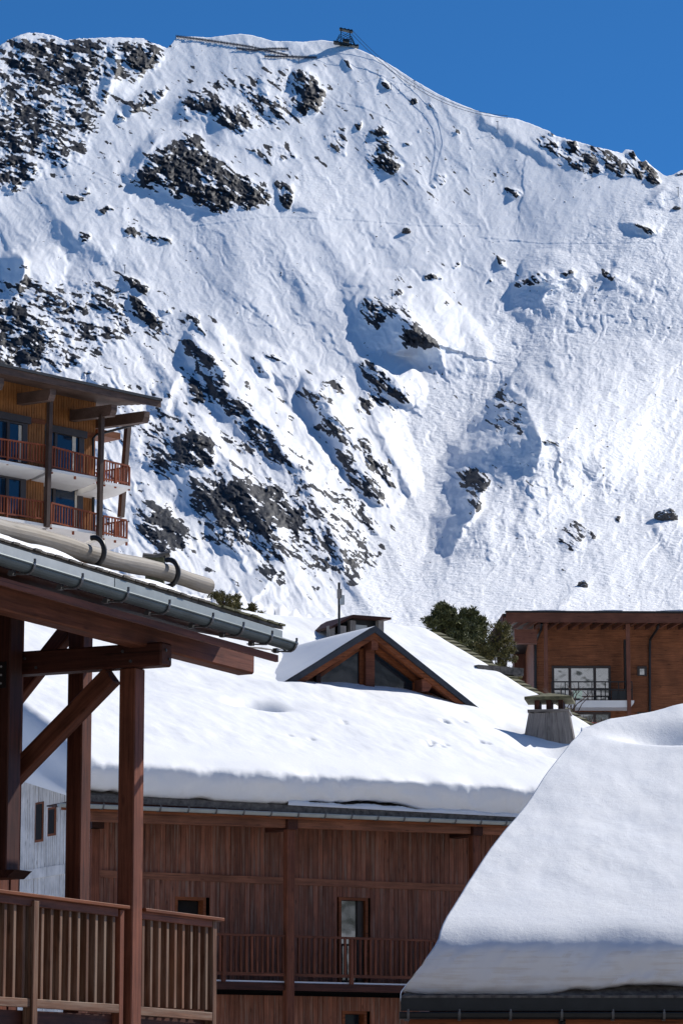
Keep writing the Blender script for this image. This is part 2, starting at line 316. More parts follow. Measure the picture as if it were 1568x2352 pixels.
ROCKS = [
 ([(-60,95),(60,80),(120,85),(250,90),(380,98),(370,165),(255,200),(245,250),(190,390),(100,330),(-60,330)], .50, 3), ([(400,200),(520,170),(640,140),(740,190),(720,280),(600,305),(420,280)], .34, 3), ([(-60,640),(280,640),(330,760),(200,850),(-60,850)], .42, 4),
 ([(280,500),(420,540),(400,570),(290,550)], .34, 2), ([(1200,300),(1300,318),(1480,380),(1520,410),(1300,390)], .46, 3), ([(820,290),(900,280),(930,400),(850,410)], .36, 3),  # outline, how much of it is bare rock, how far it stands proud
 (Q1([(15,215),(110,150),(190,155),(280,175),(450,180),(520,175),(500,270),(480,330),(460,420),(430,470),(380,440),(320,410),(240,405),(180,440),(120,400),(70,330),(20,250)]), .66, 10),
 (Q1([(-200,260),(20,240),(100,400),(90,470),(-200,500)]), .4, 5),
 (Q1([(0,420),(100,380),(230,440),(280,570),(330,650),(370,750),(300,770),(200,740),(-150,660),(-150,450)]), .62, 12),
 (Q1([(250,440),(310,460),(380,500),(440,540),(410,600),(330,580),(280,540)]), .6, 8),
 (Q1([(-100,690),(120,700),(210,760),(150,850),(50,885),(-100,860)]), .66, 12),
 (Q1([(550,190),(690,180),(720,215),(760,255),(720,300),(680,330),(600,310),(560,260)]), .74, 12),
 (Q1([(560,470),(620,445),(700,385),(780,395),(740,470),(680,490),(610,525),(570,510)]), .62, 12),
 (Q1([(520,510),(560,520),(590,560),(540,550)]), .6, 5),
 (Q1([(840,440),(920,400),(980,420),(1060,460),(1130,470),(1160,520),(1180,590),(1120,610),(1060,600),(980,540),(900,520),(840,500)]), .68, 14),
 (Q1([(1070,360),(1160,370),(1200,420),(1280,430),(1320,480),(1320,560),(1270,560),(1200,500),(1130,470)]), .56, 8),
 (Q1([(1360,310),(1410,310),(1450,360),(1495,415),(1470,470),(1440,540),(1380,540),(1350,510),(1390,450),(1370,380),(1345,340)]), .86, 16),
 (Q1([(1280,300),(1340,300),(1340,340),(1280,380)]), .42, 4),
 (Q1([(840,600),(900,590),(930,640),(975,700),(1030,740),(1100,790),(1180,830),(1260,900),(1230,940),(1150,960),(1060,960),(1060,985),(980,970),(880,930),(800,905),(740,885),(800,830),(700,860),(640,850),(600,820),(660,750),(700,690),(760,650),(820,640)]), .80, 14),
 (Q1([(1260,820),(1340,850),(1360,900),(1340,950),(1290,950),(1270,890)]), .62, 8),
 (Q1([(300,880),(400,865),(420,890),(370,930),(300,910)]), .6, 8), (Q1([(450,960),(500,955),(540,985),(470,990)]), .7, 7),
 (Q1([(560,1040),(620,1040),(640,1090),(580,1080)]), .7, 7), (Q1([(670,1060),(760,1080),(810,1115),(700,1100)]), .7, 7), (Q1([(370,1080),(420,1080),(420,1110),(380,1110)]), .66, 6),
 (Q1([(1100,690),(1250,640),(1350,690),(1390,720),(1290,750),(1200,730)]), .42, 4), (Q1([(1480,600),(1600,580),(1600,720),(1500,690)]), .44, 5),
 (Q2([(0,260),(40,280),(60,320),(20,310)]), .66, 6), (Q2([(160,345),(220,380),(240,420),(190,400)]), .66, 7), (Q2([(310,440),(350,450),(350,470),(310,465)]), .7, 7), (Q2([(400,470),(460,520),(410,500)]), .6, 5),
 (Q2([(130,600),(170,575),(215,610),(205,630),(150,620)]), .8, 12), (Q2([(175,655),(215,650),(230,690),(190,700)]), .8, 8), (Q2([(140,740),(190,710),(250,740),(280,775),(240,800),(180,770)]), .7, 8),
 (Q2([(60,560),(100,550),(90,585),(60,580)]), .6, 6), (Q2([(490,620),(530,600),(550,625)]), .66, 6), (Q2([(580,650),(620,670),(610,680)]), .66, 6), (Q2([(440,790),(480,800),(460,860),(410,870)]), .4, 3),
 (Q2([(755,870),(790,860),(825,890),(800,910),(760,905)]), .7, 12), (Q2([(260,655),(310,655),(300,675)]), .6, 5), (Q2([(340,600),(365,600),(355,615)]), .7, 6),
 (Q2([(1020,640),(1070,640),(1090,680),(1040,690)]), .9, 14), (Q2([(900,650),(960,650),(1000,690),(1040,740),(1110,720),(1140,700),(1200,780),(1200,800),(1120,770),(1030,745),(950,700)]), .68, 8),
 (Q2([(1110,650),(1230,680),(1330,740),(1440,840),(1330,820),(1260,810),(1200,760)]), .56, 8), (Q2([(1297,690),(1345,690),(1350,720),(1330,733)]), .98, 14),
 (Q2([(1350,740),(1390,740),(1440,800),(1480,840),(1420,830),(1370,780)]), .9, 12), (Q2([(930,610),(970,610),(970,640),(930,630)]), .76, 6), (Q2([(1500,800),(1600,780),(1600,800),(1510,810)]), .6, 6),
 (Q2([(1310,1030),(1390,1040),(1450,1070),(1370,1070)]), .6, 10),
 (Q3([(-150,240),(60,260),(130,290),(200,310),(240,370),(260,460),(240,540),(150,600),(-150,600)]), .68, 14),
 (Q3([(180,220),(300,215),(390,240),(400,300),(330,300),(250,330),(190,260)]), .52, 8), (Q3([(330,320),(430,340),(500,370),(540,400),(470,440),(370,430),(360,380)]), .62, 9),
 (Q3([(200,520),(330,500),(400,510),(360,560),(270,570)]), .56, 7), (Q3([(370,570),(430,560),(430,600),(370,600)]), .56, 6), (Q3([(440,260),(530,245),(560,290),(490,290)]), .56, 7),
 (Q3([(555,130),(610,140),(690,205),(650,210),(590,190)]), .86, 12), (Q3([(590,230),(640,240),(700,300),(720,335),(670,345),(610,300)]), .84, 12), (Q3([(720,290),(770,290),(790,330),(750,320)]), .68, 7),
 (Q3([(850,310),(890,310),(940,380),(960,440),(920,390),(880,340)]), .68, 8), (Q3([(830,420),(880,410),(940,490),(990,520),(1050,590),(1070,630),(1030,610),(960,560),(900,520),(850,480)]), .72, 12),
 (Q3([(870,610),(940,590),(1020,650),(1090,710),(1150,760),(1090,780),(1000,740),(890,730),(870,660)]), .72, 18), (Q3([(1150,760),(1230,850),(1280,900),(1320,960),(1300,1030),(1240,1000),(1170,930),(1100,850)]), .66, 12),
 (Q3([(1380,620),(1430,660),(1470,770),(1420,700)]), .78, 10), (Q3([(1440,720),(1590,870),(1590,940),(1470,840)]), .6, 10), (Q3([(1180,480),(1260,490),(1340,550),(1290,540)]), .58, 8), (Q3([(1470,620),(1590,590),(1590,680),(1480,670)]), .56, 8),
 (Q3([(760,880),(910,830),(960,860),(1000,920),(990,1000),(900,1020),(780,1010),(640,980),(760,960),(810,930)]), .90, 24), (Q3([(640,840),(760,830),(770,870),(700,870)]), .6, 8),
 (Q3([(600,990),(760,970),(860,1000),(700,1010)]), .6, 8), (Q3([(610,1080),(690,1080),(650,1100)]), .7, 8), (Q3([(830,1090),(900,1060),(960,1090),(950,1128),(850,1120)]), .6, 10), (Q3([(1000,880),(1130,900),(1200,970),(1120,960)]), .52, 7),
 ([(430,1110),(520,1090),(600,1110),(650,1110),(700,1180),(740,1260),(700,1240),(640,1220),(580,1250),(520,1220),(470,1180)], .84, 24),
 ([(300,1160),(360,1150),(420,1190),(460,1240),(400,1280),(340,1240),(320,1200)], .82, 22), ([(590,1300),(640,1290),(670,1340),(650,1360)], .66, 12), ([(690,1290),(740,1290),(730,1330)], .6, 9),
 ([(650,1120),(720,1150),(760,1200),(800,1260),(850,1290),(860,1310),(800,1290),(750,1230)], .6, 12), ([(560,960),(640,1000),(690,1080),(780,1120),(870,1180),(880,1230),(800,1200),(700,1130),(620,1060)], .52, 10),
 (Q4([(90,240),(200,230),(300,290),(350,340),(430,430),(480,480),(420,480),(330,455),(290,400),(270,350),(220,330),(130,380),(90,300)]), .62, 10), (Q4([(270,395),(330,350),(400,400),(440,450),(400,475),(310,465),(260,425)]), .98, 20),
 (Q4([(380,130),(410,110),(470,155),(390,165)]), .78, 9), (Q4([(230,210),(280,200),(300,230),(240,230)]), .88, 9), (Q4([(280,180),(330,190),(310,200)]), .8, 7), (Q4([(450,100),(550,70),(540,90)]), .64, 7),
 (Q4([(700,40),(740,60),(780,130),(720,90)]), .66, 9), (Q4([(690,150),(715,180),(690,180)]), .8, 8), (Q4([(800,170),(900,110),(930,150),(990,170),(960,190),(880,170),(810,200)]), .56, 14), (Q4([(1010,110),(1060,100),(1100,140),(1040,140)]), .66, 12),
 (Q4([(1150,140),(1210,110),(1270,130),(1260,150)]), .54, 10), (Q4([(50,520),(160,540),(240,620),(300,680),(310,740),(240,700),(150,660),(100,600)]), .62, 14), (Q4([(60,740),(130,640),(220,720),(270,790),(240,790),(160,720),(130,800)]), .64, 10),
 (Q4([(60,870),(130,890),(180,990),(240,1060),(260,1130),(180,1060),(110,960)]), .72, 14), (Q4([(-20,900),(60,970),(130,1060),(170,1128),(60,1060),(-20,980)]), .66, 12),
 (Q4([(700,670),(770,630),(730,700),(620,760),(680,710)]), .54, 6), (Q4([(680,760),(740,720),(790,740),(720,760)]), .76, 8), (Q4([(800,720),(860,730),(830,745)]), .88, 8), (Q4([(800,770),(850,790),(820,790)]), .9, 8), (Q4([(890,900),(960,890),(1030,915),(950,910)]), .76, 7),
 (Q4([(720,370),(745,380),(730,385)]), .8, 5), (Q4([(1240,740),(1290,730),(1280,745)]), .9, 8), (Q4([(1310,500),(1340,492),(1330,507)]), .9, 6), (Q4([(1430,500),(1460,495),(1450,512)]), .8, 6), (Q4([(1510,710),(1545,705),(1530,720)]), .8, 6), (Q4([(1480,375),(1525,365),(1500,385)]), .8, 6),
 (Q4([(1310,790),(1340,788),(1330,798)]), .8, 6), (Q4([(1350,820),(1395,820),(1370,832)]), .7, 6), (Q4([(390,530),(430,540),(410,550)]), .7, 6), (Q4([(405,575),(450,580),(440,592)]), .5, 5),
 (Q5([(540,90),(590,75),(680,130),(690,170),(640,190),(610,140),(550,200)]), .82, 18), (Q5([(600,220),(650,210),(640,260),(605,290)]), .78, 12), (Q5([(990,400),(1060,310),(1130,340),(1200,350),(1160,420),(1110,400),(1110,460),(1050,460),(1000,430)]), .52, 16),
 (Q5([(1260,300),(1285,295),(1275,335),(1258,330)]), .95, 10), (Q5([(0,0),(60,40),(120,90),(190,210),(210,300),(140,230),(90,180),(20,200)]), .66, 14), (Q5([(20,190),(100,220),(190,390),(180,400),(110,360),(60,290)]), .66, 12), (Q5([(40,420),(120,440),(160,500),(60,480)]), .66, 10),
 ([(430,770),(480,790),(530,880),(640,1000),(700,1080),(740,1160),(700,1170),(640,1080),(560,1010),(500,930),(450,850)], .52, 6), ([(300,960),(400,930),(480,990),(490,1080),(380,1100),(300,1060)], .46, 8), ([(420,1090),(560,1060),(760,1160),(880,1240),(870,1330),(760,1330),(600,1290),(450,1240)], .50, 8),
 ([(690,850),(720,880),(790,960),(860,1080),(900,1150),(870,1160),(810,1080),(740,980)], .50, 6), ([(1090,960),(1160,890),(1210,930),(1220,1010),(1160,1010)], .36, 4), ([(1060,1100),(1110,1080),(1110,1160),(1070,1200)], .50, 6), ([(150,640),(300,660),(420,760),(400,800),(250,720),(140,690)], .40, 5),
 (Q5([(0,540),(40,600),(110,610),(20,640)]), .6, 9), (Q5([(20,595),(55,610),(40,640),(15,630)]), .75, 8), (Q5([(1020,540),(1040,538),(1036,555)]), .95, 6), (Q5([(980,30),(1020,45),(1010,65)]), .7, 7),
]
# crests: points down the line, height, reach of the steep side (image left), reach of the gentle side
CRESTS = [
 ([(420,245),(415,262)], 22, 22, 60), ([(700,150),(690,200),(668,250)], 30, 26, 60), ([(505,250),(512,300),(500,330)], 22, 18, 60), ([(600,170),(610,220),(590,260)], 22, 18, 70),
 ([(1400,618),(1424,628),(1408,650)], 34, 30, 60), ([(1545,1180),(1535,1200),(1500,1220)], 44, 50, 60), ([(1334,1340),(1310,1370),(1285,1400)], 26, 26, 70),
 ([(285,630),(330,670),(370,715),(420,720),(470,745),(540,790)], 30, 46, 80), ([(350,1150),(330,1190),(310,1210)], 44, 40, 60), ([(800,645),(820,660),(790,700)], 26, 30, 60),
 ([(1060,745),(1090,760),(1110,800),(1116,830)], 34, 60, 34), ([(1180,720),(1240,705),(1300,715)], 24, 40, 70), ([(930,520),(926,545)], 14, 18, 30), ([(1100,258),(1110,275),(1160,300),(1200,330),(1280,378)], 24, 18, 60),
 ([(1340,385),(1310,410),(1290,425)], 12, 40, 30), ([(130,500),(200,560),(260,590)], 24, 34, 90), ([(610,560),(680,640),(730,720)], 16, 60, 90), ([(960,620),(1000,660),(1010,720)], 20, 34, 60),
]
# faceted ridges: crest points with height, the foot line on the shaded side, the foot line on the sunny side
RIDGES = [
 ([(1200,826,4),(1172,862,30),(1174,890,100),(1212,914,220),(1226,962,340),(1242,1002,420),(1242,1040,390),(1230,1090,280),(1205,1160,160),(1180,1240,70),(1160,1330,0)], [(1198,828),(1160,880),(1130,915),(1085,965),(1040,1015),(1002,1062),(1006,1088),(990,1110),(1000,1180),(1010,1260),(1020,1340)], [(1260,780),(1400,770),(1520,780),(1640,800),(1690,880),(1690,980),(1690,1070),(1690,1160),(1660,1260),(1560,1360),(1400,1420)]),
 ([(1138,1048,5),(1118,1085,100),(1112,1120,180),(1090,1175,240),(1064,1222,190),(1040,1275,70),(1010,1360,0)], [(1130,1050),(1070,1095),(1020,1155),(990,1185),(990,1258),(965,1300),(960,1370)], [(1170,1050),(1220,1100),(1250,1160),(1260,1230),(1230,1300),(1180,1370),(1080,1400)]),
 ([(810,680,15),(860,690,50),(905,715,105),(945,748,135),(985,785,120),(1012,815,55),(1040,880,0)], [(785,735),(800,760),(835,790),(860,812),(920,820),(975,835),(1010,890)], [(850,620),(940,620),(1020,670),(1090,730),(1130,800),(1130,860),(1090,910)]),
 ([(1186,640,14),(1215,622,38),(1240,618,56),(1280,640,56),(1300,650,12)], [(1168,680),(1172,700),(1195,706),(1240,702),(1290,668)], [(1200,590),(1230,575),(1270,570),(1330,590),(1340,650)]),
 ([(1286,606,6),(1300,612,24),(1322,616,40),(1338,638,28),(1344,650,5)], [(1280,620),(1284,652),(1306,674),(1330,674),(1340,662)], [(1295,590),(1310,580),(1350,585),(1372,630),(1360,660)]),
 ([(700,850,10),(735,900,80),(770,960,110),(810,1010,100),(850,1080,100),(885,1140,80),(905,1180,10)], [(690,855),(692,905),(715,965),(760,1020),(800,1085),(840,1150),(880,1190)], [(760,840),(800,890),(840,950),(880,1010),(910,1080),(930,1140),(930,1180)]),
 ([(430,760,10),(485,815,90),(530,890,130),(575,950,120),(640,1010,110),(690,1080,130),(730,1160,130),(770,1250,90),(800,1310,10)], [(420,770),(430,830),(455,905),(510,970),(565,1030),(600,1090),(640,1170),(690,1260),(760,1320)], [(500,740),(560,800),(600,860),(650,920),(710,980),(770,1060),(810,1140),(840,1230),(850,1300)]),
 ([(850,950,10),(880,1000,80),(910,1060,90),(935,1115,70),(945,1140,10)], [(835,960),(840,1010),(860,1070),(890,1130),(920,1150)], [(890,930),(930,980),(960,1040),(975,1100),(970,1140)]),
 ([(835,815,10),(880,845,70),(925,885,100),(945,930,20)], [(820,830),(832,872),(868,922),(915,952)], [(880,800),(940,830),(985,880),(980,940)]),
 ([(556,788,5),(580,815,70),(608,845,80),(615,875,10)], [(538,800),(535,840),(545,865),(590,880)], [(600,780),(660,810),(690,850),(680,890)]),
 ([(410,850,5),(398,885,70),(385,925,70),(375,950,10)], [(385,860),(345,905),(335,945),(350,960)], [(450,850),(460,890),(450,930),(430,960)]),
 ([(35,575,20),(62,600,80),(55,640,80),(40,680,10)], [(0,590),(5,630),(10,660),(25,690)], [(120,560),(170,600),(150,650),(90,700)]),
 ([(1400,1160,20),(1395,1215,120),(1375,1260,110),(1340,1295,10)], [(1370,1175),(1330,1225),(1325,1275),(1320,1300)], [(1450,1170),(1470,1220),(1450,1270),(1390,1310)]),
 ([(1335,1195,10),(1320,1235,80),(1285,1275,60),(1262,1292,5)], [(1320,1200),(1280,1240),(1245,1285),(1245,1295)], [(1375,1200),(1380,1245),(1350,1290),(1290,1310)]),
 ([(1245,1085,10),(1235,1120,90),(1205,1165,90),(1190,1190,10)], [(1225,1090),(1185,1120),(1172,1170),(1180,1195)], [(1290,1085),(1310,1130),(1290,1180),(1220,1210)]),
 ([(262,95,10),(268,150,44),(255,200,44),(235,235,10)], [(250,100),(238,150),(225,200),(225,240)], [(320,95),(340,150),(320,200),(270,240)]),
 ([(420,292,10),(368,310,34),(345,345,46),(310,395,38),(285,415,6)], [(362,288),(332,318),(302,365),(278,400),(276,418)], [(470,320),(480,380),(460,430),(420,460),(340,440)]),
 ([(1480,465,6),(1510,445,36),(1560,430,30),(1610,430,10)], [(1480,475),(1520,482),(1560,482),(1620,470)], [(1490,430),(1520,412),(1560,405),(1610,405)]),
 ([(1418,515,6),(1450,512,26),(1490,520,24),(1515,530,10)], [(1425,536),(1450,542),(1490,542),(1515,540)], [(1430,490),(1460,475),(1510,480),(1540,500)]),
 ([(650,1290,10),(625,1330,70),(590,1370,60),(560,1390,5)], [(610,1290),(560,1330),(540,1370),(545,1395)], [(700,1300),(680,1350),(640,1390),(590,1400)]),
 ([(440,900,20),(490,1000,150),(560,1100,180),(640,1200,150),(700,1290,30)], [(380,930),(330,1030),(330,1150),(430,1270),(640,1330)], [(520,880),(590,980),(680,1080),(760,1190),(770,1300)]),
 ([(690,380,10),(670,430,26),(690,480,10)], [(640,390),(600,450),(640,490)], [(770,370),(800,430),(770,490)]),
]
TRACKS = [[(750,215),(775,235),(830,246),(880,268),(910,284)],[(910,284),(975,260)],[(0,333),(90,350),(170,370),(280,428)],[(280,428),(420,470),(530,500)],[(440,520),(620,498),(800,505),(960,518),(1100,520)],[(1100,545),(1250,560),(1568,556)],[(1120,556),(1200,552)],
          [(40,420),(200,400),(280,432)],[(840,160),(910,190),(960,200)],[(1060,868),(1120,838)],[(540,690),(640,760),(700,880)]]
RS = 2.0; RX0, RY0 = -110.0, 40.0; RW, RH = 900, 770
gxr = RX0 + RS * np.arange(RW); gyr = RY0 + RS * np.arange(RH); GX, GY = np.meshgrid(gxr, gyr)
def poly_mask(poly):
    x, y = [p[0] for p in poly], [p[1] for p in poly]; m = np.zeros((RH, RW), bool)
    i0 = max(0, int((min(y) - RY0) / RS) - 1); i1 = min(RH, int((max(y) - RY0) / RS) + 2); j0 = max(0, int((min(x) - RX0) / RS) - 1); j1 = min(RW, int((max(x) - RX0) / RS) + 2)
    if i1 <= i0 or j1 <= j0: return m
    sx, sy = GX[i0:i1, j0:j1], GY[i0:i1, j0:j1]; s = np.zeros(sx.shape, bool)
    for k in range(len(poly)):
        (xa, ya), (xb, yb) = poly[k], poly[(k + 1) % len(poly)]
        if ya == yb: continue
        s ^= ((ya > sy) != (yb > sy)) & (sx < (xb - xa) * (sy - ya) / (yb - ya) + xa)
    m[i0:i1, j0:j1] = s; return m
def blur(a, r):                                        # three box passes, r in raster cells
    for ax in (0, 1):
        for _ in range(3):
            p = np.concatenate([np.repeat(a.take([0], ax), r + 1, ax), a, np.repeat(a.take([-1], ax), r, ax)], ax); c = np.cumsum(p, ax)
            n = a.shape[ax]; a = (c.take(range(2 * r + 1, 2 * r + 1 + n), ax) - c.take(range(0, n), ax)) / (2 * r + 1)
    return a
def near_line(pts, reach):
    """signed distance to a polyline (negative on its image-left side) and the share of the way along it, inf beyond reach"""
    best = np.full((RH, RW), 1e9); sg = np.ones((RH, RW)); along = np.zeros((RH, RW)); tot = sum(math.dist(pts[k], pts[k + 1]) for k in range(len(pts) - 1)); run = 0
    x = [p[0] for p in pts]; y = [p[1] for p in pts]
    i0 = max(0, int((min(y) - reach - RY0) / RS)); i1 = min(RH, int((max(y) + reach - RY0) / RS) + 1); j0 = max(0, int((min(x) - reach - RX0) / RS)); j1 = min(RW, int((max(x) + reach - RX0) / RS) + 1)
    sx, sy = GX[i0:i1, j0:j1], GY[i0:i1, j0:j1]; b = best[i0:i1, j0:j1]; s = sg[i0:i1, j0:j1]; al = along[i0:i1, j0:j1]
    for k in range(len(pts) - 1):
        ax, ay = pts[k]; dx, dy = pts[k + 1][0] - ax, pts[k + 1][1] - ay; L2 = dx * dx + dy * dy; L = math.sqrt(L2)
        t = np.clip(((sx - ax) * dx + (sy - ay) * dy) / L2, 0, 1); d = np.hypot(sx - ax - t * dx, sy - ay - t * dy); m = d < b
        b[m] = d[m]; cr = dx * (sy - ay) - dy * (sx - ax)        # line runs down: positive = image left
        left = cr if dy >= 0 else cr
        s[m] = np.where(left[m] > 0, -1, 1); al[m] = (run + t[m] * L) / tot; run += L
    return best * sg, along
wx = 9 * fbm(GX / 46, GY / 46, 301, 3); wy = 9 * fbm(GX / 46, GY / 46, 311, 3)
dens = np.zeros((RH, RW)); proud = np.zeros((RH, RW))
for poly, d, a in ROCKS:
    m = poly_mask(poly).astype(float); dens = np.maximum(dens, (d + .06) * blur(m, int(np.clip(.085 * math.sqrt(m.sum()), 1, 5)))); ar = max(2, int(.10 * math.sqrt(m.sum()))); proud += (.8 if m.sum() < 900 else 1.3) * a * blur(m, ar)
rel = np.zeros((RH, RW))
for pts, A, wl, wr in CRESTS:
    if pts[-1][1] < pts[0][1] - 20: pts = pts[::-1]
    s, al = near_line([p[:2] for p in pts], 3.2 * max(wl, wr, max(p[3] for p in pts) / 3 if len(pts[0]) > 2 else 0))
    if len(pts[0]) > 2:                                # height and reach given point by point
        dl = np.cumsum([0] + [math.dist(pts[k][:2], pts[k + 1][:2]) for k in range(len(pts) - 1)]); dl /= dl[-1]
        h = np.interp(al, dl, [p[2] for p in pts]) * np.clip(np.minimum(al, 1 - al) * 12 + .15, 0, 1); wl = np.interp(al, dl, [p[3] for p in pts])
    else: h = A * np.clip(np.minimum(al, 1 - al) * 5 + .35, 0, 1)
    e = np.abs(s) / np.where(s < 0, wl, wr); rel += h * np.where(s < 0, np.clip(1 - e, 0, 1) ** 1.15, np.exp(-e * 1.1) * np.clip(3 - e, 0, 1))
def tri(p, q, r, out):
    x0, x1 = min(p[0], q[0], r[0]), max(p[0], q[0], r[0]); y0, y1 = min(p[1], q[1], r[1]), max(p[1], q[1], r[1])
    i0, i1, j0, j1 = max(0, int((y0 - RY0) / RS)), min(RH, int((y1 - RY0) / RS) + 2), max(0, int((x0 - RX0) / RS)), min(RW, int((x1 - RX0) / RS) + 2)
    d = (q[1] - r[1]) * (p[0] - r[0]) + (r[0] - q[0]) * (p[1] - r[1])
    if abs(d) < 1e-6 or i1 <= i0 or j1 <= j0: return
    sx, sy = GX[i0:i1, j0:j1], GY[i0:i1, j0:j1]
    a = ((q[1] - r[1]) * (sx - r[0]) + (r[0] - q[0]) * (sy - r[1])) / d; b_ = ((r[1] - p[1]) * (sx - r[0]) + (p[0] - r[0]) * (sy - r[1])) / d; c = 1 - a - b_
    m = (a >= -.001) & (b_ >= -.001) & (c >= -.001); h = a * p[2] + b_ * q[2] + c * r[2]; o = out[i0:i1, j0:j1]; o[m] = np.maximum(o[m], h[m])
fac = np.zeros((RH, RW)); sunny = np.zeros((RH, RW))
for cr, lf_, rt_ in RIDGES:
    assert len(cr) == len(lf_) == len(rt_), cr[0]
    one = np.zeros((RH, RW))
    for w_s, ft in enumerate((lf_, rt_)):
        before = one.copy()
        ft = [(x, y, 0) for x, y in ft]
        for k in range(len(cr) - 1): tri(cr[k], cr[k + 1], ft[k], one); tri(cr[k + 1], ft[k], ft[k + 1], one)
        if w_s: sunny = np.maximum(sunny, (one > before).astype(float))
    fac = np.maximum(fac, one) + .35 * np.minimum(fac, one)
rel = blur(rel, 2) + 1.1 * (lambda g: blur(fac, 1) * (1 - g) + blur(fac, 13) * g)(np.clip(1.6 * blur(sunny, 4) - .7, 0, 1))
trk = np.zeros((RH, RW))
for pts in TRACKS:
    s, al = near_line(pts, 20); trk += np.exp(-(s / 3.2) ** 2) * np.sign(s) * 1.0
mog = blur(poly_mask([(600,1560),(800,1380),(880,1230),(940,1130),(880,900),(1060,860),(1130,720),(1160,610),(1290,560),(1450,440),(1700,380),(1700,1560)]).astype(float), 16)
mog = np.maximum(mog, .45 * blur(poly_mask([(660,380),(820,380),(860,480),(700,520),(640,470)]).astype(float), 10)); mog = np.maximum(mog, .3 * blur(poly_mask([(300,430),(560,500),(800,640),(820,760),(560,640)]).astype(float), 16))
# valley floor between the two flanks
speck = np.zeros((RH, RW))
for poly, d in (([(-150,60),(380,90),(800,120),(840,260),(760,420),(420,480),(-150,450)], .24), ([(-150,560),(300,600),(560,780),(900,1000),(920,1200),(860,1380),(280,1380),(-150,1000)], .27), ([(840,200),(1000,260),(1240,420),(1240,520),(900,460)], .20), ([(860,600),(1200,560),(1200,700),(1000,760)], .18), ([(1040,860),(1240,860),(1280,1100),(1050,1250)], .16)):
    speck = np.maximum(speck, d * blur(poly_mask(poly).astype(float), 12))
dens = np.maximum(dens, speck)
s, al = near_line([(1185, 560), (1170, 700), (1172, 800), (1180, 842), (1118, 922), (1034, 1022), (1000, 1082), (986, 1180), (978, 1260), (920, 1400)], 400); vd = np.interp(al, [0, .2, .36, .5, .62, .78, 1], [10, 50, 70, 130, 170, 120, 40]); rel -= np.where(np.abs(s) < 1e6, vd * np.exp(-np.where(s < 0, s / 170, s / 85) ** 2), 0)
def samp(a, x, y):
    fx = np.clip((x - RX0) / RS, 0, RW - 1.001); fy = np.clip((y - RY0) / RS, 0, RH - 1.001); i, j = fy.astype(int), fx.astype(int); u, v = fx - j, fy - i
    return (a[i, j] * (1 - u) + a[i, j + 1] * u) * (1 - v) + (a[i + 1, j] * (1 - u) + a[i + 1, j + 1] * u) * v
NY, NLOW, NBACK = 780, 40, 24
xs = np.concatenate([np.linspace(-1100, -106, 70), np.linspace(-100, 1670, 920), np.linspace(1676, 2700, 70)]); NX = xs.size; sky_y = np.interp(xs, [p[0] for p in SKY_L], [p[1] for p in SKY_L])
rough_sky = 1.6 * fbm(xs / 9, xs * 0 + .5, 401, 3) * (.35 + samp(dens, xs, sky_y + 5)); sky_y = sky_y + rough_sky
t = np.linspace(0, 1, NY)[:, None]; X = np.repeat(xs[None, :], NY, 0); Y = 1545 + t * (sky_y[None, :] - 1545)
D = samp(dens, X + samp(wx, X, Y), Y + samp(wy, X, Y)); PR = samp(proud, X, Y)
# strata dip to the lower right on the left flank
ca, sa = math.cos(math.radians(20)), math.sin(math.radians(20)); ua = X * ca + Y * sa; va = -X * sa + Y * ca
rk1 = ridged(ua / 46, va / 15, 41, 5, .62); rk2 = ridged(ua / 17, va / 7, 61, 3, .6); blk = fbm(X / 30, Y / 30, 71, 4)
WX, WY = samp(wx, X, Y), samp(wy, X, Y)
def hill(px, py, rx, ry): return np.exp(-((X - px) / rx) ** 2 - ((Y - py) / ry) ** 2)
side = 1 / (1 + np.exp(-(X - np.interp(Y, [0, 560, 900, 1100, 1500], [1250, 1180, 1060, 985, 900])) / 60))
low_l = np.clip((Y - 620 - .25 * X) / 260, 0, 1) * (1 - side)
rib_l = ridged((.85 * X - .52 * Y + .8 * WX) / 135, (.52 * X + .85 * Y) / 520, 501, 4, .5)
rib_r = ridged((.90 * X + .43 * Y + .8 * WX) / 210, (-.43 * X + .9 * Y) / 420, 521, 4, .5)
R = samp(rel, X + .7 * WX, Y + .7 * WY) * 1.1 + PR * 1.15 + 36 * fbm(X / 330, Y / 330, 81, 2, .35)
R += (10 + 30 * low_l) * (1 - side) * rib_l + (11 + 9 * np.clip((Y - 800) / 300, 0, 1)) * side * rib_r
mk_l = np.clip((Y - 330) / 160, 0, 1) * (1 - side) * np.clip(1.15 - D, .2, 1)
R += mk_l * ((2.6 + 2.4 * np.clip((Y - 600) / 300, 0, 1)) * ridged((.80 * X - .60 * Y) / 74 + .06 * WX, (.60 * X + .80 * Y) / 520, 541, 3, .55)) + side * np.clip((Y - 420) / 260, 0, 1) * (7.0 * ridged((.86 * X + .50 * Y) / 96 + .06 * WX, (-.50 * X + .86 * Y) / 520, 561, 3, .55))
mod = np.clip(.5 + 1.1 * fbm(X / 170, Y / 170, 95, 2), 0, 1.4)
R += 2.0 * mod * fbm((X * .8 + Y * .6) / 34, (Y * .8 - X * .6) / 120, 91, 3, .5) - 16 * hill(750, 425, 75, 42) - 14 * hill(1040, 450, 60, 70) + 12 * hill(560, 640, 110, 70) - 12 * hill(1130, 400, 90, 40)
R += 7 * np.clip(D * 1.5 - .30, .0, 1) * fbm(X / 38, Y / 34, 97, 3, .55) + 2.0 * fbm(X / 90, Y / 90, 98, 2)
rock_in = np.clip(D * 1.6, 0, 1)
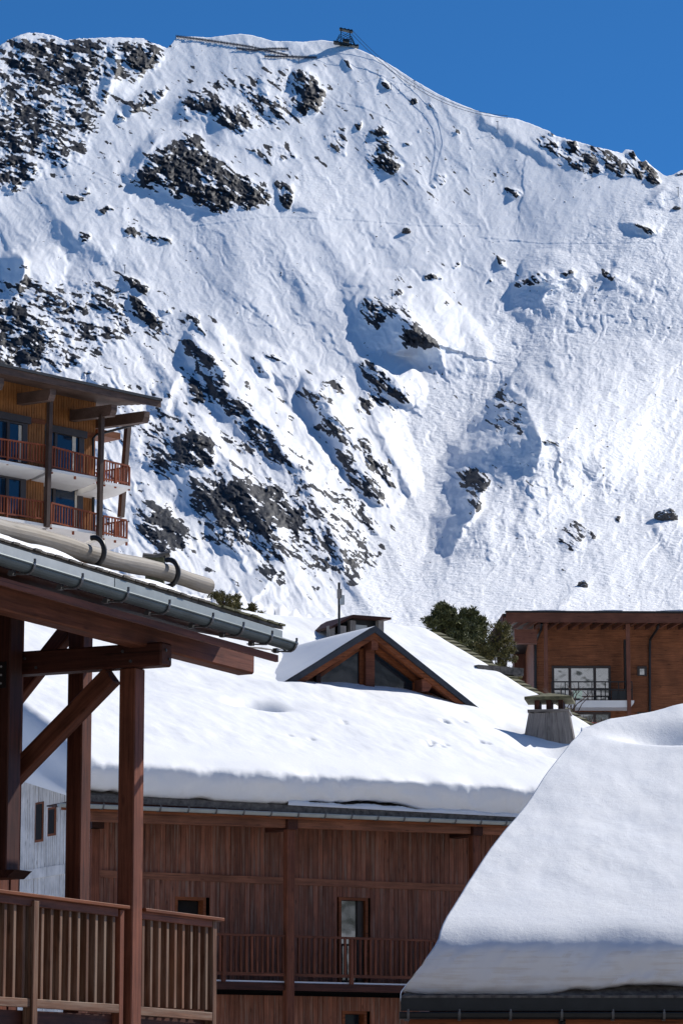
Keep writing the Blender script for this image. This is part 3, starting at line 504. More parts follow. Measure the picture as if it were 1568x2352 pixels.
# ledges: flat treads that hold snow, steep risers of bare rock, running along the dip
dip = np.clip((X - 200) / 900, 0, 1) * .3; vb = -X * (sa + dip) + Y * ca
def terrace(per, seed): 
    ph = vb / per + 1.5 * fbm(ua / 70, vb / 45, seed, 4, .55); s_ = ph - np.floor(ph); A = np.clip(.55 + .9 * fbm(ua / 34, np.floor(ph) * 3.7, seed + 7, 2), 0, 1.4); return np.where(s_ < .55, s_ / .55, (1 - s_) / .45) * A, np.where(s_ > .5, 1.0, -1.0) * np.clip(A, .2, 1), s_
t1, k1, _s = terrace(14.0, 601); t2, k2, _s = terrace(33.0, 621)
R += np.clip(D * 1.7 - .38, 0, 1) * (5.5 * rk1 + 3.0 * rk2 + 9.0 * blk + 7.0 * t1 + 13.0 * t2)
M_ = samp(mog, X, Y)
R += M_ * (np.clip(.75 + 1.5 * fbm(X / 110, Y / 70, 105, 3), .08, 1.8) * 1.15 * fbm((X * .94 - Y * .34) / 11 + .25 * WX, (Y * .94 + X * .34) / 8.5 + .2 * WY, 101, 3, .62) + 2.6 * fbm(X / 46, Y / 34, 111, 2)) + .35 * fbm(X / 7, Y / 9, 121, 2) + (1 - M_) * .8 * fbm((X * .8 + Y * .6) / 11, (Y * .8 - X * .6) / 60, 131, 3)
R += 1.6 * samp(trk, X, Y)
spk = np.clip(fbm(X / 10, Y / 7, 141, 2) - .72, 0, 1) * np.clip(fbm(X / 120, Y / 120, 151, 2) + .35, 0, 1); R += 12 * spk * (1 - rock_in)
yy = np.clip((1500 - Y) / 1420, -.1, 1.05); YB = 1150 + 1130 * yy + 60 * np.sin(yy * 5.0)
ez = np.clip((Y - (np.interp(X, [1080, 1110, 1160, 1200, 1285, 1400, 1500, 1570, 1670], [250, 268, 300, 330, 378, 402, 418, 414, 414]) + 1.5)) / 9, -1, 1)
YB = YB + np.where(X > 1095, np.clip((X - 1095) / 60, 0, 1) * 0 * (1 - ez), 0)
DEP = YB - R * YB / F
cx = (X - CX) / F; cy = (CY - Y) / F; yc = cp - cy * sp
W = np.stack([cx / yc * DEP, DEP, (sp + cy * cp) / yc * DEP], -1)
# foot of the slope down to the valley floor, and the far side behind the skyline
f_ = np.linspace(1, 0, NLOW + 1)[:-1][:, None, None]; foot = W[0]; low = np.stack([foot[:, 0] * .62, np.full(NX, 380.0), np.full(NX, -9.5)], -1)
s_ = 1 - f_; LOW = foot[None] * (1 - s_) + low[None] * s_; LOW[:, :, 2] = foot[None, :, 2] * (1 - s_[:, :, 0]) ** 1.0 + -9.5 * s_[:, :, 0]
LOW = LOW[::-1][:-1] if False else LOW[1:][::-1]
b_ = np.linspace(0, 1, NBACK + 1)[1:][:, None, None]; top = W[-1]
BACK = top[None] + b_ * np.array([0, 900, 0])[None, None]; BACK[:, :, 2] = top[None, :, 2] - 620 * b_[:, :, 0] ** 1.25 - 1.5
V = np.concatenate([LOW, W, BACK], 0); NR = V.shape[0]
du = np.gradient(W, axis=1); dv = np.gradient(W, axis=0); N = np.cross(du, dv); N /= np.linalg.norm(N, axis=-1, keepdims=True) + 1e-9; nz = N[..., 2]
rn = .66 * fbm(ua / 62, vb / 15, 161, 3, .55) + .25 * fbm(ua / 22, vb / 6.5, 171, 3, .6) + .34 * fbm(X / 24, Y / 30, 181, 3) + np.clip(D * 2, 0, 1) * (.28 * k1 + .24 * k2)
rock = (2 * np.clip(D, 0, 1) - 1) * .86 - .06 + rn + .60 * np.clip(.66 - nz, -.3, .5) * np.clip(D * 3, 0, 1) - .22 * (D < .03)
rock = np.maximum(rock, 3.0 * spk * (1 - rock_in) - .35)
RA = np.concatenate([np.full((LOW.shape[0], NX), -1.0), rock, np.full((NBACK, NX), -1.0)], 0)
MO = np.concatenate([np.repeat(M_[:1], LOW.shape[0], 0), M_, np.zeros((NBACK, NX))], 0)
me = bpy.data.meshes.new('mountain'); nv = NR * NX; me.vertices.add(nv); me.vertices.foreach_set('co', V.reshape(-1).astype(np.float32))
ii, jj = np.meshgrid(np.arange(NR - 1), np.arange(NX - 1), indexing='ij'); a = ii * NX + jj
q = np.stack([a, a + 1, a + NX + 1, a + NX], -1).reshape(-1); nf = q.size // 4
me.loops.add(q.size); me.loops.foreach_set('vertex_index', q.astype(np.int32)); me.polygons.add(nf)
me.polygons.foreach_set('loop_start', (np.arange(nf) * 4).astype(np.int32)); me.update(calc_edges=True); me.shade_smooth()
at = me.attributes.new('rock', 'FLOAT', 'POINT'); at.data.foreach_set('value', RA.reshape(-1).astype(np.float32))
at = me.attributes.new('tracked', 'FLOAT', 'POINT'); at.data.foreach_set('value', MO.reshape(-1).astype(np.float32))
m, n, l, b = new_mat('mountain_snow_and_rock')
tc = n.new('ShaderNodeTexCoord'); ar = n.new('ShaderNodeAttribute'); ar.attribute_name = 'rock'; am = n.new('ShaderNodeAttribute'); am.attribute_name = 'tracked'
fn = noise(n, l, tc.outputs['Object'], .55, 5, .7); fn2 = noise(n, l, tc.outputs['Object'], .12, 5, .6)
ma = n.new('ShaderNodeMath'); ma.operation = 'MULTIPLY_ADD'; ma.inputs[1].default_value = .5; ma.inputs[2].default_value = -.25; l.new(fn.outputs['Fac'], ma.inputs[0])
mb = n.new('ShaderNodeMath'); mb.operation = 'ADD'; l.new(ar.outputs['Fac'], mb.inputs[0]); l.new(ma.outputs[0], mb.inputs[1])
st = ramp(n, [(.0, 0.0), (.035, 1.0)]); l.new(mb.outputs[0], st.inputs[0])
rc = ramp(n, [(.3, (.011, .013, .018)), (.52, (.023, .025, .031)), (.74, (.048, .049, .054))]); l.new(fn2.outputs['Fac'], rc.inputs[0])
rc2 = mixc(n, l, .6, rc.outputs[0], fn.outputs['Color'], 'OVERLAY'); rc2 = rc.outputs[0]
sc_ = ramp(n, [(.3, (.82, .84, .875)), (.7, (.89, .895, .905))]); l.new(fn2.outputs['Fac'], sc_.inputs[0])
l.new(mixc(n, l, st.outputs[0], sc_.outputs[0], rc2), b.inputs['Base Color']); b.inputs['Roughness'].default_value = .65; b.inputs['Specular IOR Level'].default_value = .2
mg = noise(n, l, tc.outputs['Object'], .30, 4, .65); mm = n.new('ShaderNodeMath'); mm.operation = 'MULTIPLY'; l.new(mg.outputs['Fac'], mm.inputs[0]); l.new(am.outputs['Fac'], mm.inputs[1])
mk = n.new('ShaderNodeMath'); mk.operation = 'MULTIPLY_ADD'; l.new(fn.outputs['Fac'], mk.inputs[0]); mk.inputs[1].default_value = .22; l.new(mm.outputs[0], mk.inputs[2])
bump(n, l, mk.outputs[0], .7, 1.6, b)
mo = link('mountain', me, m); tag(mo, kind='structure')
Wsurf = W
def on_mountain(x, y):                                # point of the mountain seen at a view coordinate
    j = int(np.argmin(np.abs(xs - x))); col = Y[:, j]; i = int(np.argmin(np.abs(col - y))); return Vector(Wsurf[i, j].tolist())
# ------------------------------------------------------------------ big chalet with the snow roof (middle)
Cf = Frame(660, 75, 60)
chalet = root('chalet', Cf, 'long dark red timber chalet under a thick white snow roof, gabled dormer in its middle', 'chalet')
CK = .45; CZ = Cf.on(660, 1850, -1.55).z; CE = -1.55
cu0 = Cf.on(209, 1950, 0).x; cu1 = 12.55; cyr = 13.6
def croof(y): return CZ + CK * (y - CE)
roof = MB().prism([(CE, CZ), (cyr, croof(cyr)), (2 * cyr - CE, CZ), (2 * cyr - CE, CZ - .14), (cyr, croof(cyr) - .14), (CE, CZ - .14)], 'x', cu0 - 1.0, cu1).build('roof', SHINGLE, chalet)
# mossy verge tiles along the right gable edge
vy = np.linspace(CE, cyr, 46)
for k in range(45):
    jz = random.uniform(-.006, .008)
    beam('verge_tile', (cu1 - .12 + random.uniform(-.03, .03), vy[k], croof(vy[k]) + .05 + jz), (cu1 - .12, vy[k + 1] + .06, croof(vy[k + 1]) + .03 + jz), .42, .07, MOSS, chalet)
mv = Cf.onplane(1140, 1545, CZ + .1, CE, CK); box('verge_ledge', cu1 - 1.15, cu1 + .35, mv.y - .16, mv.y + .10, mv.z - .05, mv.z + .16, SHINGLE, chalet)
zp = lambda x, y, w=0.0: Cf.on(x, y, w).z
zband = zp(660, 2024); zbot = -3.0; ztop = zp(660, 1886, -1.2) - .02
box('wall', cu0, cu1 - 1.0, .30, .5, -9, CZ + .55, DARKROOM, chalet)
wins = [(Cf.on(402, 2100, 0).x, Cf.on(473, 2100, 0).x, zp(435, 2060), zp(435, 2258)), (Cf.on(778, 2100, 0).x, Cf.on(845, 2100, 0).x, zp(810, 2061), zp(810, 2258)), (Cf.on(786, 2330, 0).x, Cf.on(842, 2330, 0).x, zp(812, 2322), -1.0)]
zfl = zp(660, 2262, 0)
u = cu0 + .20; k = 0
while u < cu1 - 1.0:
    wd = .128; um = u + wd / 2
    for z0, z1 in ((zband + .07, CZ + .55), (zfl + .02, zband - .07), (zbot, zfl - .25)):
        segs = [(z0, z1)]
        for a, b_, zt, zb in wins:
            if a - wd / 2 < um < b_ + wd / 2: segs = [s for q0, q1 in segs for s in ((q0, min(q1, zb)), (max(q0, zt), q1)) if s[1] - s[0] > .05]
        for q0, q1 in segs:
            j = random.uniform(-.006, .006); box('plank', u + .004, u + wd - .004, -.004 + j, .05, q0, q1, W_PLANK, chalet)
    u += wd
box('wall_band', cu0 + .2, cu1 - 1.0, -.05, .045, zband - .08, zband + .08, W_BAND, chalet)
for i, (a, b_, zt, zb) in enumerate(wins):
    fr = MB().bx(a, a + .07, .0, .28, zb, zt).bx(b_ - .07, b_, .0, .28, zb, zt).bx(a + .07, b_ - .07, .0, .28, zt - .07, zt).build('window', W_ORANGE, chalet)
    if i == 1:
        MB().bx(a + .075, a + .72 * (b_ - a), .16, .18, zb, zt - .075).build('pane', GLASS_R, fr); MB().bx(a + .72 * (b_ - a), b_ - .072, .10, .22, zb, zt - .075).build('sash', FRAMEW, fr)
    else: MB().bx(a + .075, b_ - .075, .24, .26, zb, zt - .075).build('pane', DARKROOM if i == 0 else GLASS, fr)  # first window stands open: a black sheet paints its unlit room
# eaves beam, fascia, gutter
w_ = -1.2
def along(x, y, wq): return Cf.on(x, y, wq)
xm = [(205, 652), (676, 1076), (1100, 1300)]
ybeam = lambda x: 1875 + (x - 205) * 30 / 879
for a, b_ in xm: beam('eaves_beam', along(a, ybeam(a), w_), along(b_, ybeam(b_), w_), .2, .22, W_BAND, chalet, bev=.01)
for a in (664, 1088): beam('corbel', along(a, ybeam(a) + 2, w_) + Vector((0, -.18, 0)), along(a, ybeam(a) + 2, w_) + Vector((0, .9, 0)), .26, .26, W_DARK, chalet)
beam('fascia', along(142, 1855, -1.5), along(1300, 1902, -1.5), .05, .10, W_ORANGE, chalet)
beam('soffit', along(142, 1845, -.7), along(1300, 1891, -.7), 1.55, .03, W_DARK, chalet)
def gutter(parent, p, q, r, mat, n_br, frame_up=(0, 0, 1), brk=None, fr_name='gutter'):
    p, q = Vector(p), Vector(q); mb = MB(); N = 10; vs = []; fs = []
    for e, c in enumerate((p, q)):
        for j in range(N + 1):
            a = math.pi * (1 + j / N); vs.append(c + Vector((0, r * math.cos(a), r * math.sin(a))))
        for j in range(N + 1):
            a = math.pi * (1 + j / N); vs.append(c + Vector((0, (r - .008) * math.cos(a), (r - .008) * math.sin(a))))
    M = 2 * (N + 1)
    for j in range(N):
        fs.append((j, j + 1, M + j + 1, M + j)); fs.append((N + 1 + j, M + N + 1 + j, M + N + 2 + j, N + 2 + j))
    mb.add(vs, fs)
    for c in (p, q): mb.add([c + Vector((0, r * math.cos(math.pi * (1 + j / N)), r * math.sin(math.pi * (1 + j / N)))) for j in range(N + 1)], [tuple(range(N + 1))])
    g = mb.build(fr_name, mat, parent, smooth=False); MB().tube([p + Vector((0, -r, 0)), q + Vector((0, -r, 0))], .016, 8).build('rim', mat, g)
    for t in (brk if brk else [(k + .5) / n_br for k in range(n_br)]):
        c = p.lerp(q, t); R = r + .012
        arc = [c + Vector((0, R * math.cos(math.pi * (1 - .06 + 1.06 * j / 10)), R * math.sin(math.pi * (1 - .06 + 1.06 * j / 10)))) for j in range(11)]
        b = MB()
        for j in range(10): b.bar(arc[j], arc[j + 1], .035, .012, up=(1, 0, 0)) if False else b.bar(arc[j], arc[j + 1], .012, .035, up=(1, 0, 0))
        b.tube([arc[0] + Vector((0, -.004, .0)), arc[0] + Vector((0, -.004, .035))], .014, 6)
        b.bar(c + Vector((0, -.2 * r, -R)), c + Vector((0, R + .12, -R + .02)), .045, .012).bar(c + Vector((-.05, R + .06, -R + .02)), c + Vector((.0, R + .06, -R + .02)), .05, .05)
        b.build('gutter_bracket', STEEL, parent)
    return g
gutter(chalet, along(135, 1846, -1.62), along(1300, 1894, -1.62), .075, ZINC_M, 19)
# posts
for a in (664, 1088):
    t_ = along(a, ybeam(a) + 11, w_); box('post', t_.x - .1, t_.x + .1, w_ - .1, w_ + .1, -9, t_.z - .02, W_RED, chalet, bev=.012)
box('corner_post', cu0 - .02, cu0 + .18, -.09, .1, -9, zp(218, 1905), W_RED, chalet); box('corner_cap', cu0 - .04, cu0 + .26, -.14, .1, zp(218, 1903), zp(218, 1880), W_DARK, chalet)
# balcony
rw = -1.2; px_ = Cf.on(664, 2100, rw).x; uL = Cf.on(440, 2150, rw).x; uR = cu1 - 1.2
ztr = zp(660, 2150, rw); zbr = zp(660, 2239, rw); zsl = zp(660, 2266, rw)
rail = MB().bx(uL, px_ - .11, rw - .04, rw + .04, ztr - .03, ztr + .02).bx(px_ + .11, uR, rw - .04, rw + .04, ztr - .03, ztr + .02).build('railing', W_RED, chalet)
box('bottom_rail', uL, px_ - .11, rw - .03, rw + .03, zbr - .035, zbr + .035, W_RED, rail); box('bottom_rail', px_ + .11, uR, rw - .03, rw + .03, zbr - .035, zbr + .035, W_RED, rail)
u = uL + .05
while u < uR:
    if abs(u - px_) > .15: box('baluster', u - .022, u + .022, rw - .025, rw + .025, zbr + .03, ztr - .03, W_RED, rail)
    u += .134
for a in (513, 806): c = Cf.on(a, 2200, rw).x; box('rail_post', c - .04, c + .04, rw - .055, rw + .03, zsl + .08, ztr - .031, W_RED, rail)
beam('balcony_beam', (uL, rw + .06, zsl), (px_ - .12, rw + .06, zsl), .14, .17, W_DARK, chalet); beam('balcony_beam', (px_ + .12, rw + .06, zsl), (uR, rw + .06, zsl), .14, .17, W_DARK, chalet)
box('floor_snow', uL, uR, rw + .02, -.55, zsl + .051, zsl + .12, SNOW, chalet)
box('balcony_floor', uL, uR, rw + .14, 0, zsl - .02, zsl + .05, W_DARK, chalet)
# pale gable wall at the left end
gl = MB().bx(cu0 - .02, cu0 + .02, .1, 12, -9, 5.9)
gl.add([(cu0 - .02, 0, 5.8), (cu0 - .02, 12, 5.8), (cu0 - .02, 12, 11), (cu0 - .02, 0, 6.6)], [(0, 1, 2, 3)]); gl = gl.build('gable_wall', W_WHITE, chalet)
q = 0.0; st_ = MB()
zg = lambda y: min(10.5, CZ + CK * (y - CE) - .2)
while q < 9:
    st_.bx(cu0 - .05 - random.uniform(0, .012), cu0 - .02, q + .008, q + .092, -3, zg(q)); q += .1
st_.build('siding_board', W_WHITE, gl, kind='stuff')
gb0, gb1 = Cf.onu(45, 2078, cu0 - .06), Cf.onu(200, 1988, cu0 - .06); box('gable_band', cu0 - .09, cu0 - .052, .05, 9, gb1.z - .12, gb1.z + .1, W_WHITE, chalet)
for (xa, ya, xb, yb) in ((84, 1846, 99, 1930), (113, 1858, 127, 1916)):
    a, b_ = Cf.onu(xa, yb, cu0 - .06), Cf.onu(xb, ya, cu0 - .06); wd = MB().bx(cu0 - .075, cu0 - .045, b_.y - .05, a.y + .05, a.z - .05, b_.z + .05).build('window', W_ORANGE, chalet)
    MB().bx(cu0 - .085, cu0 - .07, b_.y, a.y, a.z, b_.z).build('pane', DARKROOM, wd)
beam('verge_board', (cu0 - .9, CE, CZ - .2), (cu0 - .9, cyr, croof(cyr) - .2), .05, .2, W_DARK, chalet)
# dormer
yd = 5.15
dp = lambda x, y, dy=0: Cf.on(x, y, yd + dy)
ap, lf, rf = dp(862, 1437), dp(650, 1573), dp(1120, 1638)
ts = ((ap.z - lf.z) / (ap.x - lf.x) + (ap.z - rf.z) / (rf.x - ap.x)) / 2; hw = rf.x - ap.x + .5
def chevron(top, th, y0, y1, half, name, mat, par, half_l=None):
    hl = half_l or half; s = math.sqrt(1 + ts * ts); v = th * s
    return MB().prism([(ap.x - hl, top - ts * hl), (ap.x, top), (ap.x, top - v), (ap.x - hl, top - ts * hl - v)], 'y', y0, y1).build(name, mat, par), MB().prism([(ap.x, top), (ap.x + half, top - ts * half), (ap.x + half, top - ts * half - v), (ap.x, top - v)], 'y', y0, y1).build(name, mat, par)
dorm = MB().prism([(ap.x - hw, ap.z - ts * hw - .3), (ap.x, ap.z - .42), (ap.x + hw, ap.z - ts * hw - .3)], 'y', yd + .62, yd + .8).build('dormer', W_DARK, chalet)
chevron(ap.z, .14, yd, yd + 8, hw, 'dormer_roof', SLATE, dorm)
chevron(ap.z - .175, .13, yd + .06, yd + .2, hw - .2, 'rake_board', W_ORANGE, dorm); chevron(ap.z - .18, .06, yd + .2, yd + .62, hw - .2, 'dormer_soffit', W_RED, dorm)
def pane(pts, name, mat, dy, th, par):
    P_ = [dp(x, y, dy) for x, y in pts]; return MB().prism([(p.x, p.z) for p in P_], 'y', yd + dy, yd + dy + th).build(name, mat, par)
pane([(736, 1553), (828, 1493), (828, 1600), (736, 1592)], 'dormer_pane', GLASS, .56, .03, dorm); pane([(858, 1493), (954, 1573), (954, 1625), (858, 1610)], 'dormer_pane', GLASS, .56, .03, dorm)
pane([(826, 1492), (840, 1484), (840, 1612), (826, 1606)], 'dormer_frame', W_ORANGE, .5, .08, dorm); pane([(840, 1490), (860, 1490), (860, 1615), (840, 1612)], 'dormer_post', W_RED, .38, .2, dorm)
pane([(733, 1549), (826, 1485), (826, 1494), (733, 1558)], 'dormer_frame', W_ORANGE, .48, .1, dorm); pane([(862, 1482), (968, 1562), (962, 1572), (862, 1497)], 'dormer_frame', W_ORANGE, .46, .12, dorm); pane([(950, 1568), (961, 1576), (961, 1630), (950, 1628)], 'dormer_frame', W_ORANGE, .48, .1, dorm)
pane([(726, 1552), (737, 1546), (737, 1595), (726, 1593)], 'dormer_post', W_DARK, .45, .12, dorm)
pane([(853, 1458), (868, 1458), (868, 1492), (853, 1492)], 'ridge_beam', W_RED, .10, .5, dorm); pane([(969, 1560), (990, 1556), (993, 1574), (984, 1588), (969, 1588)], 'corbel', W_RED, .10, .5, dorm)
for k in range(11):
    x0 = 969 + k * 12; o = pane([(x0 + .6, 1582 + k * 7), (x0 + 11.4, 1586 + k * 7.2), (x0 + 11.4, 1660), (x0 + .6, 1660)], 'dormer_plank', W_RED, .5 + random.uniform(-.01, .01), .05, dorm)
# snow on the left pitch of the dormer
sv, sf = [], []; nu_, ny_ = 26, 24
for i in range(nu_):
    for j in range(ny_):
        s = .05 + i / (nu_ - 1) * (hw - .15); y_ = yd - .06 + j / (ny_ - 1) * 6; e = min(1, min(i, nu_ - 1 - i) / 2.5, (j + .15) / 1.6)
        sv.append((ap.x - s, y_, ap.z - ts * s + 0.01 + .09 * math.sqrt(max(0, e)) * (1 + .35 * math.sin(s * 3.1 + y_) * .5)))
for i in range(nu_ - 1):
    for j in range(ny_ - 1): sf.append((i * ny_ + j, i * ny_ + j + 1, (i + 1) * ny_ + j + 1, (i + 1) * ny_ + j))
ds = link('dormer_snow', mesh('dormer_snow', sv, sf, True), SNOW); ds.matrix_world = chalet.matrix_basis
tag(ds, 'wind-packed snow on the left pitch of the gabled dormer', 'snow', kind='stuff')
# the thick slab of snow on the main roof
def roof_snow(fr, name, label, mat, ua, ub, nu, prof_front, y_e, z_e, k, ytop, ny, thick, dents, back, seed, left_line=None, ridge=None, bump_amp=.05, ragged=.24, corner=0.0, skirt=None, skirt_bulge=.10):
    """snow blanket: front lip profile (offset from the eave, height above the roof) then up the slope to the ridge and over"""
    rows = []; us = np.linspace(0, 1, nu); nf = len(prof_front); ys = np.concatenate([np.linspace(0, 1, ny)]); T = []
    U0 = ua + us * (ub - ua)
    rag = ragged * (1.2 * fbm(U0 / 3.1, U0 * 0 + 3.3, seed, 5, .45) + .15)
    for (o, h) in prof_front:
        wob = .09 * fbm(U0 / 1.9, U0 * 0 + h, seed + 5, 3); low = max(0, 1 - h / .45)
        y = y_e + o + wob * min(1, h * 2) * max(0, min(1, (.3 - o) / .3)); z = z_e + max(0, o) * k * min(1, h * 1.4) + h * thick(U0, y * 0 + y_e) / .85 + np.clip(rag, 0, 1) * low; Ul = U0 + ((float(np.interp(o, [.04, prof_front[-1][0]], [corner * .75 / .85, float(left_line(prof_front[-1][0]))])) if o >= .04 and h > .5 else corner * h / .85) * (1 - us) if corner else 0); m_ = .3 if h <= .02 else max(0.0, min(1.0, (.74 - h) / .2)); y = y + .030 * m_ * fbm(U0 / .45, U0 * 0 + h * 5, seed + 31, 3, .6); z = z + .018 * m_ * fbm(U0 / .3, U0 * 0 + h * 7, seed + 41, 3, .6)
        rows.append((Ul, y, z))
    o_last = prof_front[-1][0]
    for t_ in ys[1:]:
        tt = t_ ** 1.5
        yt = U0 * 0 + ytop if ridge is None else ridge(U0); y = (y_e + o_last) * (1 - tt) + tt * yt
        Uq = U0 if left_line is None else U0 + left_line(y) * (1 - us) ** 1.0
        z = z_e + k * (y - y_e) + thick(Uq, y) + np.clip((y - y_e - o_last) / 1.2, 0, 1) * bump_amp * (fbm(Uq / 2.3, y / 2.3, seed + 9, 3) + .25 * fbm(Uq / .5, y / .7, seed + 19, 3))
        for (du_, dy_, ru, ry_, dep) in dents: z = z - dep * np.exp(-((Uq - du_) / ru) ** 2 - ((y - dy_) / ry_) ** 2)
        rows.append((Uq, y, z))
    for b_ in range(1, back + 1): u_, y, z = rows[nf + ny - 2]; rows.append((u_, y + b_ * .45, z - .02 * b_ ** 2 - .12 * b_))
    V = np.stack([np.stack(r, -1) for r in rows]); E = np.clip(np.minimum(us, 1 - us) * (ub - ua) / .45, 0, 1)
    fall = 1 - np.sqrt(1 - (1 - E) ** 2)
    base = z_e + k * (np.clip(V[..., 1], y_e, 1e3) - y_e)
    if corner: fall[:] = 0
    V[..., 2] -= np.clip(V[..., 2] - base - .02, 0, 9) * fall[None]
    if skirt is not None:                              # snow drooping over the left gable edge
        e0 = V[:, 0].copy(); cols = []
        for f_ in (1.0, .6, .25): c_ = e0.copy(); c_[:, 0] -= (skirt_bulge * math.sin(math.pi * f_) + skirt_bulge * .3) * np.clip(skirt(e0[:, 1]) / .3, 0, 1); c_[:, 2] -= f_ * skirt(e0[:, 1]); cols.append(c_[:, None])
        V = np.concatenate(cols + [V], 1)
    n0, n1 = V.shape[:2]; a = np.arange(n0 * n1).reshape(n0, n1); q = np.stack([a[:-1, :-1], a[:-1, 1:], a[1:, 1:], a[1:, :-1]], -1).reshape(-1, 4)
    me = mesh(name, V.reshape(-1, 3).tolist(), q.tolist(), True); o = link(name, me, mat); o.location = (fr.O[0], fr.O[1], 0); o.rotation_euler = (0, 0, fr.ang)
    return tag(o, label, 'snow', kind='stuff')
LIP = [(.30, .0), (.10, .0), (.0, .02), (-.05, .07), (-.09, .16), (-.13, .28), (-.17, .40), (-.20, .52), (-.21, .61), (-.18, .69), (-.10, .76), (.02, .81), (.16, .84), (.36, .85)]
dent = Cf.onplane(600, 1624, CZ + .8, CE, CK); PR_ = []
for (px0, py0, n_, sx_, sy_) in ((1000, 1722, 9, 30, 5), (1040, 1670, 5, 26, 5), (1108, 1716, 4, 16, 3), (795, 1668, 2, 8, 6), (700, 1700, 2, 60, 8)):
    for k in range(n_): v = Cf.onplane(px0 + random.uniform(-sx_, sx_), py0 + random.uniform(-sy_, sy_), CZ + .75, CE, CK); PR_.append((v.x, v.y, .07, .08, .055))
d2 = Cf.onplane(1150, 1660, CZ + .7, CE, CK); d3 = Cf.onplane(690, 1475, CZ + .4, CE, CK)
def cthick(u, y):
    t_ = np.clip((u - (ap.x + 1.0)) / 4.0, 0, 1); up = np.clip((y - 1.5) / 3.0, 0, 1)
    b_ = .85 - .70 * np.clip((y - 3.5) / 8.5, 0, 1); return b_ - (b_ - .16) * .85 * t_ * up + .0 * u
roof_snow(Cf, 'roof_snow', 'smooth thick snow slab covering the long roof around the gabled dormer', SNOW, cu0 - 1.15, cu1 - .30, 460, LIP, CE, CZ + .02, CK, cyr, 260, cthick,
          [(dent.x - .05, dent.y + .12, .50, .30, .80), (dent.x - .3, dent.y - .28, .5, .2, -.06), (d2.x, d2.y, 1.0, .5, .35), (d3.x, d3.y + .3, 3.0, .8, .35), (ap.x - 2.0, yd - .25, 1.4, .5, -.12), (dent.x - 4, dent.y + 2, 3, 2, .2), (8.35, 1.35, .85, .8, .42)] + PR_, 4, 900, skirt=lambda y: np.clip((CK - .22) * (y - CE) + .12, .05, 3))
# old refrozen snow left on the tiles below the slab, right half of the eaves
sv, sf = [], []; N_ = 120
for i in range(N_):
    uu = Cf.on(660 + i * 5.4, 1870, CE).x; e = .5 + .5 * math.sin(i * .31) * math.sin(i * .12 + 1); th = .03 + .07 * abs(e)
    for (o, h) in ((-.04, .0), (-.06, th), (.12, th + .05), (.40, .12)): sv.append((uu, CE + o + .02 * random.random(), CZ + .006 + h + .02 * random.random() * (h > 0)))
for i in range(N_ - 1):
    for j in range(3): sf.append((i * 4 + j, (i + 1) * 4 + j, (i + 1) * 4 + j + 1, i * 4 + j + 1))
o = link('eaves_ice', mesh('eaves_ice', sv, sf, True), SNOW); o.matrix_world = chalet.matrix_basis; tag(o, 'thin crust of refrozen snow lying in the gutter below the long snow slab', 'ice', kind='stuff')
# weathered chimney with its cap
cb = Cf.onplane(1263, 1726, CZ + .25, CE, CK); chim = bpy.data.objects.new('chimney', None); COL.objects.link(chim); chim.parent = chalet; chim.location = (cb.x, cb.y, 0); chim.rotation_euler = (0, 0, math.radians(-38))
cz0, cz1 = cb.z - .9, Cf.on(1250, 1640, cb.y).z
def ring(h): return h
b0, b1 = .80, .47
MB().add([(sx * b0 * .95, sy * b0 * .95, cz0) for sx, sy in ((-1, -1), (1, -1), (1, 1), (-1, 1))] + [(sx * b1 * .95, sy * b1 * .95, cz1) for sx, sy in ((-1, -1), (1, -1), (1, 1), (-1, 1))], [(0, 1, 5, 4), (1, 2, 6, 5), (2, 3, 7, 6), (3, 0, 4, 7), (4, 5, 6, 7)]).build('core', DARKROOM, chim)
for side_ in range(4):
    R_ = Matrix.Rotation(side_ * math.pi / 2, 3, 'Z'); npl = 7
    for j in range(npl):
        f0, f1 = -1 + 2 * j / npl, -1 + 2 * (j + 1) / npl; fm = (f0 + f1) / 2; jt = random.uniform(0, .02)
        beam('chimney_plank', R_ @ Vector((fm * b0, -b0 - jt, cz0)), R_ @ Vector((fm * b1, -b1 - jt, cz1 - random.uniform(0, .03))), 2 * b0 / npl * .80, .045, W_OLD, chim, up=R_ @ Vector((0, -1, 0)))
MB().bx(-b1 - .06, b1 + .06, -b1 - .06, b1 + .06, cz1 + .005, cz1 + .07).build('chimney_collar', W_OLD, chim)
for sx in (-1, 0, 1):
    for sy in (-1, 0, 1):
        if sx or sy: box('cap_stub', sx * .3 - .065, sx * .3 + .065, sy * .3 - .065, sy * .3 + .065, cz1 + .071, cz1 + .32, W_DARK, chim)
MB().add([(sx * .60, sy * .60, cz1 + .325) for sx, sy in ((-1, -1), (1, -1), (1, 1), (-1, 1))] + [(sx * .60, sy * .60, cz1 + .39) for sx, sy in ((-1, -1), (1, -1), (1, 1), (-1, 1))] + [(0, 0, cz1 + .55)],
         [(0, 3, 2, 1), (0, 1, 5, 4), (1, 2, 6, 5), (2, 3, 7, 6), (3, 0, 4, 7), (4, 5, 8), (5, 6, 8), (6, 7, 8), (7, 4, 8)]).build('chimney_cap', MOSS, chim)
